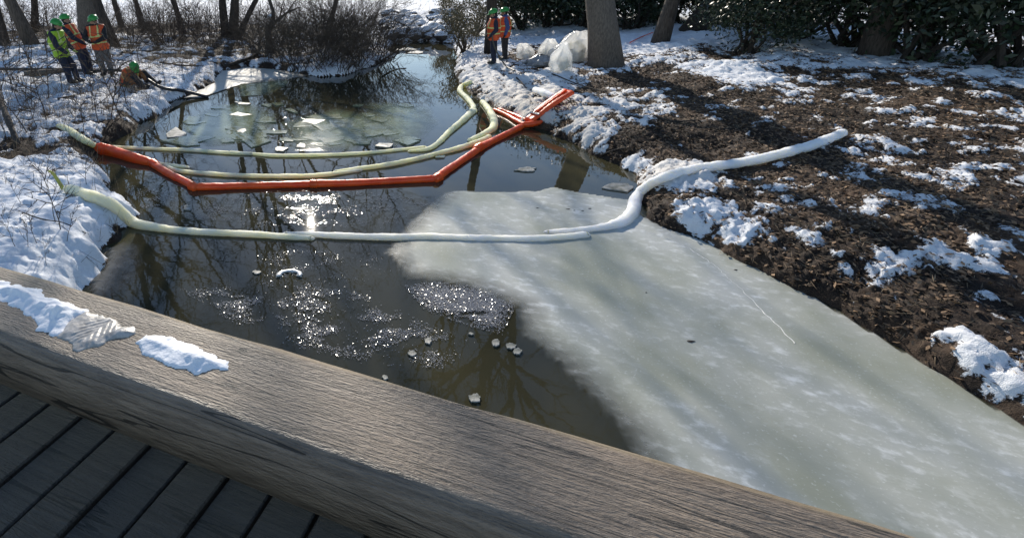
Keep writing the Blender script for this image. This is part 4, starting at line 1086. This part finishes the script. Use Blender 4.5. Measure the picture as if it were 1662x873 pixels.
person(o5, dict(pelvis=(.03, 0, .92), chest=(.03, 0, 1.22), neck=(.03, 0, 1.48), head=(.0, 0, 1.61), shl=(.04, -.18, 1.41), shr=(.06, .18, 1.41),
                ell=(.06, -.24, 1.12), hal=(-.12, -.22, .93), elr=(.04, .22, 1.12), har=(-.14, .14, .95), hipl=(.03, -.09, .88), hipr=(.03, .09, .88),
                knl=(.0, -.10, .48), knr=(.05, .10, .48), anl=(.03, -.11, .09), anr=(.08, .10, .09), toel=(-.16, -.13, .04), toer=(-.10, .10, .04)),
       (-1, -.15, -.35), M_NAVY, M_NAVY, (M_ORANGE, M_TAPE), 'worker in navy sleeves and orange vest facing left at the right bank', group=GW, plumb=-.06, scale=.97)
o6 = hit(819, 97)
person(o6, dict(pelvis=(-.02, 0, .92), chest=(-.02, 0, 1.22), neck=(-.03, 0, 1.48), head=(-.05, 0, 1.61), shl=(-.04, -.18, 1.41), shr=(.0, .18, 1.41),
                ell=(.02, -.24, 1.12), hal=(-.06, -.24, .90), elr=(.04, .22, 1.12), har=(-.10, .20, .92), hipl=(-.02, -.09, .88), hipr=(-.02, .09, .88),
                knl=(-.02, -.10, .48), knr=(.0, .10, .48), anl=(.0, -.11, .09), anr=(.02, .10, .09), toel=(-.18, -.13, .04), toer=(-.16, .10, .04)),
       (-1, .2, -.3), M_BLUE, M_BLACK, (M_ORANGE, M_TAPE), 'worker in blue sleeves and orange vest behind the one facing left', group=GW, plumb=-.06, scale=.97)
def held_hose():
    P = [o5 + np.array((-.10, -.24, .98)), o5 + np.array((-.12, -.26, .86)), o5 + np.array((-.06, -.30, .62)), o5 + np.array((.10, -.32, .32)), o5 + np.array((.26, -.34, .10))]
    q = hit(823, 111); P += [q + np.array((0, 0, .04)), hit(836, 117) + np.array((0, 0, .03))]
    mb = MB(); mb.tube(catmull(P, 8), .022, 8); tag(mb.build('held_hose', simple('olive_hose', (0.05, 0.05, 0.035), (0.09, 0.085, 0.06), rough=.5, bstr=0)), 'thin olive hose hanging from the hands of the worker facing left', 'hose')
held_hose()

# ================================================================ plastic bags
def bag_mat():
    m, nt, b = new_mat('clear_poly_bag')
    n = noise_node(nt, 9, 5, 0.65); n2 = noise_node(nt, 3, 3)
    b.inputs['Base Color'].default_value = (0.95, 0.95, 0.945, 1); b.inputs['Roughness'].default_value = 0.18
    bump(nt, b, n, 0.5, 0.05)
    tl = nt.nodes.new('ShaderNodeBsdfTranslucent'); tl.inputs[0].default_value = (0.95, 0.95, 0.93, 1)
    tr = nt.nodes.new('ShaderNodeBsdfTransparent'); tr.inputs[0].default_value = (0.96, 0.96, 0.96, 1)
    m1 = nt.nodes.new('ShaderNodeMixShader'); m1.inputs[0].default_value = 0.5
    m2 = nt.nodes.new('ShaderNodeMixShader')
    nt.links.new(b.outputs[0], m1.inputs[1]); nt.links.new(tl.outputs[0], m1.inputs[2])
    nt.links.new(ramp(nt, n2, [(0.35, (.12, .12, .12)), (0.65, (.50, .50, .50))]), m2.inputs[0])
    nt.links.new(m1.outputs[0], m2.inputs[1]); nt.links.new(tr.outputs[0], m2.inputs[2]); nt.links.new(m2.outputs[0], nt.nodes['Material Output'].inputs['Surface'])
    return m
M_BAG = bag_mat()
M_BAG_GREY = simple('dirty_grey_sheet', (0.16, 0.16, 0.165), (0.34, 0.34, 0.34), rough=0.35, scale=7, bstr=0.9, bdist=.06)
M_FILL = sock_mat('used_sorbent', (0.42, 0.38, 0.22), (0.62, 0.58, 0.42))
def bag(px, py, wpx, hpx, label, seed, mat=None, neck=0.5, squat=0.8, fill=0.4, lean=0.0):
    p = hit(px, py); s = (p[1] * math.cos(PITCH) + (CAM_H - p[2]) * math.sin(PITCH)) / FOC
    W, Hh = wpx * s / 2, hpx * s
    root = empty('plastic_bag', p)
    NS, NR = 36, 22; V = []; F = []
    for j in range(NR):
        t = j / (NR - 1)
        r = W * (np.interp(t, [0, .05, .25, .55, .8, .92, 1], [.70, .92, 1.0, .86, neck, neck * .72, neck * .55]))
        for k in range(NS):
            a = 2 * math.pi * k / NS
            f = 1 + 0.34 * float(gnoise(math.cos(a) * 1.6 + seed * 5, math.sin(a) * 1.6 + t * 2.4, seed)) + .08 * float(gnoise(math.cos(a) * 4 + seed, math.sin(a) * 4 + t * 5, seed + 2)) + (0.05 + .16 * t) * math.sin(a * (5 + seed % 3) + t * 2 + seed) + .05 * float(gnoise(a * 2.5, t * 7, seed + 9))
            V.append((r * f * math.cos(a) + lean * W * t * t, r * f * squat * math.sin(a), -0.03 + Hh * (t + .05 * float(gnoise(a, t * 3, seed + 4)))))
    for j in range(NR - 1):
        for k in range(NS): F.append((j * NS + k, j * NS + (k + 1) % NS, (j + 1) * NS + (k + 1) % NS, (j + 1) * NS + k))
    me = np_mesh('film', np.array(V), F); link('film', me, [mat or M_BAG], root)
    if fill:
        mb = MB(); rg = np.random.default_rng(seed)
        for k in range(5):
            rr = W * .28; z = rr * .8 + (Hh * fill - rr) * k / 5
            ang = rg.random() * 6; c = np.array((math.cos(ang), math.sin(ang) * squat, 0)) * W * .25 + np.array((0, 0, max(z, rr * .7)))
            d = np.array((math.cos(ang + 1.5), math.sin(ang + 1.5) * squat, rg.normal() * .2)) * W * .42
            mb.tube(catmull([c - d, c + np.array((0, 0, .02)), c + d], 5), [rr * q for q in (.6, .9, 1, 1.02, 1, .98, 1, 1.03, 1, .9, .6)], 10)
        me = bpy.data.meshes.new('contents'); me.from_pydata(np.concatenate(mb.v).tolist(), [], mb.f); me.update(); link('contents', me, [M_FILL], root)
    return tag(root, label, 'bag', 'bags of used sorbent on the right bank')
bag(911, 114, 36, 46, 'upright clear plastic bag with a pale roll inside, frontmost of the bags', 3, neck=.42, fill=.42)
bag(930, 97, 62, 46, 'largest clear plastic bag, piled against the massive trunk', 5, neck=.6, squat=.7, fill=.5, lean=.2)
bag(890, 97, 40, 34, 'crumpled translucent bag left of the frontmost bag', 7, neck=.5, fill=.4)
bag(878, 106, 48, 18, 'low dirty grey plastic sheet heap in front of the bags', 8, mat=M_BAG_GREY, neck=.5, fill=0)
bag(852, 94, 30, 24, 'small whitish bag closest to the right-hand workers', 9, neck=.7, fill=.4, lean=-.3)

# ================================================================ broken ice
M_FLOE = simple('frosted_floe', (0.13, 0.135, 0.11), (0.36, 0.36, 0.34), rough=0.5, spec=0.2, scale=9, bstr=0.7, bdist=0.02, detail=5)
M_FLOE_WET = simple('wet_floe', (0.16, 0.18, 0.09), (0.29, 0.31, 0.19), rough=0.08, scale=5, bstr=0.15, bdist=0.01)
_nt = M_FLOE_WET.node_tree; _mx = _nt.nodes.new('ShaderNodeMixShader'); _tr = _nt.nodes.new('ShaderNodeBsdfTransparent'); _mx.inputs[0].default_value = 0.28
_nt.links.new(_nt.nodes['Principled BSDF'].outputs[0], _mx.inputs[1]); _nt.links.new(_tr.outputs[0], _mx.inputs[2]); _nt.links.new(_mx.outputs[0], _nt.nodes['Material Output'].inputs['Surface'])
def floe(x0, x1, y0, y1, label, seed, mat, group=None, th=0.022, tilt=0.02, rnd=False):
    rg = np.random.default_rng(seed); n = 7 if rnd else rg.integers(4, 7)
    an = np.sort(rg.random(n) * .75 + np.arange(n)) * 2 * math.pi / n + rg.random() * 6.28
    pts = [((x0 + x1) / 2 + (x1 - x0) / 2 * math.cos(a) * k, (y0 + y1) / 2 - (y1 - y0) / 2 * math.sin(a) * k) for a, k in zip(an, rg.uniform(.88, 1.06, n) if rnd else rg.uniform(.65, 1.25, n))]
    P = np.array([un(*p) for p in pts]); C = P.mean(0)
    # subdivide the rim for a broken edge
    rim = []
    for i in range(n):
        a, b = P[i], P[(i + 1) % n]
        for t in (0, .33, .66): rim.append(a * (1 - t) + b * t + rg.normal(size=2) * min(.012, .05 * abs(P[:, 0].max() - P[:, 0].min())))
    rim = np.array(rim) - C; m = len(rim); tx, ty = rg.normal(size=2) * tilt
    zf = lambda q: q[:, 0] * tx + q[:, 1] * ty
    z0 = .012 - zf(rim).min() * .5
    V = [np.column_stack([rim * k, z0 + zf(rim * k) + dz]) for k, dz in ((1.0, -th), (1.0, th * .2), (.97, th * .45), (.5, th * .5))]
    V = np.concatenate(V + [np.array([[0, 0, z0 + th * .5]])]); F = []
    for j in range(3):
        for i in range(m): F.append((j * m + i, j * m + (i + 1) % m, (j + 1) * m + (i + 1) % m, (j + 1) * m + i))
    for i in range(m): F.append((3 * m + i, 3 * m + (i + 1) % m, 4 * m))
    me = bpy.data.meshes.new('ice_floe'); me.from_pydata(V.tolist(), [], F); me.update()
    return tag(link('ice_floe', me, [mat], None, (C[0], C[1], 0)), label, 'ice', group)
GF = 'broken ice floes upstream of the booms'
LB_S = 'small frosted ice floe adrift upstream of the booms'; LB_W = 'wet grey-green ice floe adrift upstream of the booms'
floes = [(265, 303, 209, 226, 'frosted floe alone near the left bank, pointed at its right end', 0), (375, 408, 183, 191, LB_S, 0), (363, 380, 212, 221, LB_W, 1), (384, 400, 209, 219, LB_S, 0), (358, 382, 227, 234, LB_W, 1), (333, 362, 184, 192, LB_W, 1),
         (481, 532, 192, 206, 'largest bright frosted floe in the middle of the broken ice', 0), (508, 546, 202, 217, LB_W, 1), (534, 560, 194, 204, LB_W, 1), (453, 480, 224, 231, LB_W, 1), (490, 526, 215, 224, LB_W, 1), (480, 500, 233, 241, LB_S, 0),
         (566, 602, 225, 236, LB_W, 1), (596, 642, 231, 243, 'pale flat floe touching the rearmost boom', 0), (614, 650, 213, 223, LB_W, 1), (520, 562, 231, 238, LB_W, 1), (636, 682, 224, 240, LB_W, 1), (558, 588, 211, 217, LB_W, 1), (424, 442, 169, 175, LB_W, 1),
         (378, 406, 166, 172, LB_S, 0), (340, 378, 172, 180, LB_W, 1), (410, 440, 204, 214, LB_W, 1), (440, 470, 240, 247, LB_S, 0), (300, 330, 190, 198, LB_W, 1), (585, 612, 184, 192, LB_W, 1), (700, 725, 252, 258, LB_W, 1), (460, 492, 178, 185, LB_W, 1), (640, 676, 78, 84, LB_S, 0), (660, 690, 84, 88, LB_S, 0),
         (296, 312, 334, 343, 'tiny pale ice splinter between red boom and near boom, left', 0), (836, 870, 273, 281, 'flat ice floe in the brown water right of the red boom', 0), (978, 1030, 299, 314, 'pointed ice floe wedged beside the white boom at the right bank', 0)]
for i, (a, b, c, d, lb, w) in enumerate(floes): floe(a, b, c, d, lb, 100 + i, M_FLOE_WET if w else M_FLOE, GF if lb in (LB_S, LB_W) else None)
rgf = np.random.default_rng(9)
for i in range(34):
    x = rgf.uniform(300, 690); y = rgf.uniform(166, 244); w = rgf.uniform(12, 34) * (y / 220); hh = w * rgf.uniform(.16, .34)
    if y > 236 - abs(x - 480) * .02: continue
    floe(x - w, x + w, y - hh, y + hh, LB_W, 300 + i, M_FLOE_WET, GF, tilt=.012)
LB_R = 'small rounded ice disc floating in the near dark water'
for i, (a, b, c, d) in enumerate([(688, 702, 549, 560), (797, 812, 551, 563), (820, 838, 558, 568), (832, 848, 566, 577), (410, 424, 440, 446), (662, 676, 570, 580), (760, 768, 541, 545), (620, 630, 610, 618), (760, 780, 640, 655)]):
    floe(a, b, c, d, LB_R, 200 + i, M_FLOE, 'ice discs near the bridge', th=.009, tilt=.004, rnd=True)
def ring():
    C = un(470, 447); mb = MB(); s = un(487, 447)[0] - C[0]
    P = [np.array((C[0] + s * math.cos(a), C[1] + s * .75 * math.sin(a), .012)) for a in np.linspace(-.35, math.pi + .35, 22)]
    mb.tube(P, s * .26 * (1 + .2 * np.random.default_rng(3).normal(size=22)), 7, flat=.4); tag(mb.build('ice_ring', M_FROST), 'horseshoe-shaped ice piece in the dark water below the near boom', 'ice')
ring()
# slush: fine chips of ice frozen at all angles, too many to count
def chips(n, pts, size, tilt, label, seed, mat, dens=None, z=0.008):
    rg = np.random.default_rng(seed); P = np.array([un(*p) for p in pts]); lo, hi = P.min(0), P.max(0)
    X = rg.uniform(lo[0], hi[0], n * 6); Y = rg.uniform(lo[1], hi[1], n * 6)
    sd = poly_sd(P, X, Y); f = fbm(X * 2.4 + seed, Y * 4.2, 3, seed) + 0.25 * fbm(X * 9, Y * 12, 2, seed + 3) + (dens or 0)
    k = np.where((sd > 0) & (rg.random(n * 6) < np.clip(f * 1.8 + .12, 0.02, 1) * np.clip(sd / .25, 0.15, 1)))[0][:n]
    X, Y = X[k], Y[k]; n = len(k)
    N = np.column_stack([rg.normal(size=n) * tilt, rg.normal(size=n) * tilt, np.ones(n)]); N /= np.linalg.norm(N, axis=1)[:, None]
    yaw = rg.random(n) * 6.283; a = np.column_stack([np.cos(yaw), np.sin(yaw), np.zeros(n)]); a -= (a * N).sum(1)[:, None] * N; b = np.cross(N, a)
    l = size * rg.uniform(.4, 1.5, (n, 1)) ** 1.5; C = np.column_stack([X, Y, np.full(n, z) + rg.random(n) * .006])
    V = np.stack([C - a * l, C - b * l * .6, C + a * l * .9, C + b * l * .7], 1).reshape(-1, 3)
    return tag(link('slush', np_mesh('slush', V, np.arange(4 * n).reshape(n, 4), smooth=False), [mat]), label, 'slush', kind='stuff')
def chip_mat():
    m, nt, b = new_mat('slush_ice'); b.inputs['Base Color'].default_value = (0.26, 0.26, 0.27, 1); b.inputs['Roughness'].default_value = 0.16; b.inputs['IOR'].default_value = 1.31
    return m
M_CHIP = chip_mat()
M_CHIP_S = chip_mat(); M_CHIP_S.node_tree.nodes['Principled BSDF'].inputs['Base Color'].default_value = (.13, .13, .13, 1); M_CHIP_S.node_tree.nodes['Principled BSDF'].inputs['Roughness'].default_value = .09
chips(6500, [(380, 316), (450, 308), (560, 310), (690, 318), (720, 340), (680, 368), (600, 372), (430, 372), (300, 366), (290, 340)], .0062, .045, 'glittering slush between the red boom and the near boom', 1, M_CHIP_S)
chips(1500, [(200, 300), (300, 310), (300, 370), (210, 350)], .007, .06, 'sparse slush by the near left bank', 2, M_CHIP)
chips(14000, [(655, 465), (700, 458), (830, 470), (836, 500), (815, 545), (760, 530), (690, 505)], .0058, .17, 'dense sparkling slush patch at the edge of the grey ice', 3, M_CHIP, dens=.6)
chips(12000, [(290, 470), (450, 455), (600, 470), (680, 520), (780, 560), (720, 600), (560, 590), (400, 540)], .0050, .17, 'loose slush drifting on the near dark water', 4, M_CHIP)
chips(1600, [(420, 400), (600, 400), (640, 440), (560, 470), (400, 450)], .0045, .16, 'scattered slush specks just below the near boom', 5, M_CHIP)
chips(1800, [(380, 180), (640, 180), (690, 240), (330, 244)], .010, .05, 'slush specks among the broken floes', 6, M_CHIP_S)
# bits of bark and leaves on the ice
M_BIT = simple('dark_bit', (0.02, 0.014, 0.01), (0.05, 0.035, 0.025), rough=.8, bstr=0)
for i, (x, y, s) in enumerate([(922, 342, .05), (932, 344, .03), (957, 341, .04), (945, 345, .035), (1120, 557, .05), (872, 340, .03), (1048, 478, .02), (1193, 441, .03), ]):
    q = un(x, y); mb = MB(); rg = np.random.default_rng(i)
    V = [(math.cos(a) * s * rg.uniform(.5, 1), math.sin(a) * s * .45 * rg.uniform(.5, 1), .022 + .006 * rg.random()) for a in np.arange(7) * .9]
    me = bpy.data.meshes.new('dead_leaf'); me.from_pydata(V + [(0, 0, .032)], [], [(k, (k + 1) % 7, 7) for k in range(7)]); me.update()
    tag(link('dead_leaf', me, [M_BIT], None, (q[0], q[1], 0)), 'dark dead leaf frozen on the grey ice sheet', 'leaf', 'leaves on the ice')

# ================================================================ the footbridge the picture is taken from
BZ = 2.0
e1 = un(40, 436, BZ); e2 = un(510, 572, BZ); bd = (e2 - e1) / np.linalg.norm(e2 - e1); bn = np.array((-bd[1], bd[0]))   # bn points over the water
if bn[1] < 0: bn = -bn
far_o = float(e1 @ bn); near_o = float(un(0, 551, BZ) @ bn); bw = far_o - near_o
def wood_mat(name, c1, c2, edge=None):
    m, nt, b = new_mat(name); ang = math.atan2(bd[1], bd[0])
    n = noise_node(nt, 40, 6, .7, stretch=(0.10, 2.2, 1, -ang)); n2 = noise_node(nt, 3, 4); n3 = noise_node(nt, 150, 3, .6, stretch=(0.22, 1.0, 1, -ang)); n4 = noise_node(nt, 9, 2, .5, stretch=(0.06, 1.6, 1, -ang))
    crack = math_node(nt, 'LESS_THAN', math_node(nt, 'ABSOLUTE', math_node(nt, 'SUBTRACT', n4, .5)), .008)
    col = ramp(nt, n, [(.30, c1), (.55, c2), (.75, tuple(q * 1.45 for q in c2))]); col = mixc(nt, math_node(nt, 'MULTIPLY', n2, .5), col, tuple(q * .6 for q in c2)); col = mixc(nt, math_node(nt, 'MULTIPLY', crack, .8), col, (.012, .010, .008))
    if edge is not None:
        g = nt.nodes.new('ShaderNodeNewGeometry'); dt = nt.nodes.new('ShaderNodeVectorMath'); dt.operation = 'DOT_PRODUCT'; dt.inputs[1].default_value = (bn[0], bn[1], 0)
        nt.links.new(g.outputs['Position'], dt.inputs[0])
        wv = math_node(nt, 'ADD', dt.outputs['Value'], math_node(nt, 'MULTIPLY', math_node(nt, 'SUBTRACT', n2, .5), .06))
        wr = math_node(nt, 'MULTIPLY', math_node(nt, 'SUBTRACT', wv, edge - .05), 30.0, True)
        col = mixc(nt, math_node(nt, 'MULTIPLY', wr, .75), col, (0.30, 0.23, 0.14))
    nt.links.new(col, b.inputs['Base Color']); b.inputs['Roughness'].default_value = .42
    bump(nt, b, math_node(nt, 'ADD', n, math_node(nt, 'SUBTRACT', math_node(nt, 'MULTIPLY', n3, 1.3), crack)), .9, .010); return m
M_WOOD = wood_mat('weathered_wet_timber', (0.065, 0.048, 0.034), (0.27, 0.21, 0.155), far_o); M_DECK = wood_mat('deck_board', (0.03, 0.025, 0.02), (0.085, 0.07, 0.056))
bridge = empty('footbridge', (0, 0, BZ - .40))
def along(s0, s1, o0, o1, z0, z1, name, mat, bev=.012, parts=1):
    """a timber from s0 to s1 along the bridge and from o0 to o1 across it, with worn rounded edges"""
    n = 60; V = []; F = []; rg = np.random.default_rng(int(abs(o0 * 91)) + 3)
    prof = [(o0, z0), (o0, z1 - bev * 1.6), (o0 + bev * .5, z1 - bev * .6), (o0 + bev * 1.5, z1)] + [(o0 + (o1 - o0) * k / 8, z1) for k in range(1, 8)] + [(o1 - bev * 1.5, z1), (o1 - bev * .5, z1 - bev * .6), (o1, z1 - bev * 1.6), (o1, z0)]
    K = len(prof)
    for i in range(n + 1):
        s = s0 + (s1 - s0) * i / n
        for j, (o, z) in enumerate(prof):
            wv = .004 * float(gnoise(s * 3, o * 9 + j, 5))
            p = bd * s + bn * (o + wv); V.append((p[0], p[1], z + (wv if z > z0 else 0)))
    for i in range(n):
        for j in range(K - 1): F.append((i * K + j, (i + 1) * K + j, (i + 1) * K + j + 1, i * K + j + 1))
        F.append((i * K + K - 1, (i + 1) * K + K - 1, (i + 1) * K, i * K))
    F += [tuple(range(K)), tuple(n * K + j for j in range(K))[::-1]]
    mb = MB(); mb.add(V, F); return mb.build(name, mat, bridge)
along(-5.5, 5.0, near_o, far_o, BZ - .24, BZ, 'edge_timber', M_WOOD, .03)
for k in range(46):
    s = -4.4 + k * .175
    mb = MB(); c = bd * s + bn * (near_o - .60); R = np.array(((bd[0], bn[0], 0), (bd[1], bn[1], 0), (0, 0, 1)))
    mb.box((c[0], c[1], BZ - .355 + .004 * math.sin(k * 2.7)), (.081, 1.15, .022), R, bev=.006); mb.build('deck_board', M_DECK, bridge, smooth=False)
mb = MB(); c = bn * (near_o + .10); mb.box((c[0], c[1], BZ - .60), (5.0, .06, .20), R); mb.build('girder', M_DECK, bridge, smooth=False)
tag(bridge, 'weathered timber footbridge edge at the lower left with snow on its beam', 'bridge')
def lump(name, pts, z, T, label, cat, mat, seed, step=.006, rough=.35, tread=None, edge=.085):
    P = np.array([un(px, py, z) for px, py in pts]); lo = P.min(0) - .02; hi = P.max(0) + .02
    nx = int((hi[0] - lo[0]) / step) + 2; ny = int((hi[1] - lo[1]) / step) + 2
    X, Y = np.meshgrid(np.linspace(lo[0], hi[0], nx), np.linspace(lo[1], hi[1], ny)); x, y = X.ravel(), Y.ravel()
    sd = poly_sd(P, x, y) + .016 * fbm(x * 14, y * 14, 3, seed)
    u = np.clip(sd / edge, 0, 1); Z = z + .002 + T * u ** .9 * (1 + rough * fbm(x * 9, y * 9, 4, seed + 2) + .25 * rough * gnoise(x * 60, y * 60, seed + 5))
    if tread is not None: Z = Z + tread(x, y) * (u > .6)
    Z = np.where(sd <= 0, z - .004, np.maximum(Z, z - .004))
    idx = np.arange(nx * ny).reshape(ny, nx); F = np.stack([idx[:-1, :-1], idx[:-1, 1:], idx[1:, 1:], idx[1:, :-1]], -1).reshape(-1, 4); F = F[(sd[F] > 0).any(1)]
    used = np.zeros(len(x), bool); used[F.ravel()] = True; rm = np.cumsum(used) - 1
    return tag(link(name, np_mesh(name, np.column_stack([x, y, Z])[used], rm[F]), [mat]), label, cat)
lump('snow_patch', [(-40, 440), (0, 455), (32, 464), (64, 472), (92, 486), (142, 502), (150, 510), (124, 516), (112, 532), (86, 549), (66, 536), (60, 521), (26, 498), (0, 488), (-40, 475)], BZ, .030, 'ragged strip of white snow on the bridge beam at the far left', 'snow', M_SNOW, 3, rough=.8)
tc = un(160, 538, BZ)
def tread(x, y):
    a = (x - tc[0]) * bd[0] + (y - tc[1]) * bd[1]; b = (x - tc[0]) * bn[0] + (y - tc[1]) * bn[1]
    w = np.abs(a) * .9 + b * .6
    return .0015 * np.sin(w * 2 * math.pi / .022) * (np.abs(a) < .07) * (np.abs(b) < .10)
M_ICYSNOW = simple('trodden_icy_snow', (0.34, 0.31, 0.27), (0.52, 0.49, 0.45), rough=.4, scale=30, bstr=.5, bdist=.008)
lump('trodden_ice', [(140, 504), (175, 515), (205, 528), (228, 541), (206, 549), (180, 552), (160, 563), (128, 569), (112, 558), (96, 546), (116, 520)], BZ, .010, 'trodden grey ice with a boot tread on the bridge beam', 'ice', M_ICYSNOW, 5, step=.004, rough=.4, tread=tread, edge=.03)
lump('snow_patch', [(219, 556), (236, 545), (270, 548), (318, 562), (348, 575), (372, 588), (370, 600), (330, 603), (280, 594), (240, 578)], BZ, .028, 'smooth white snow lump on the bridge beam beside the boot-marked ice', 'snow', M_SNOW, 7)
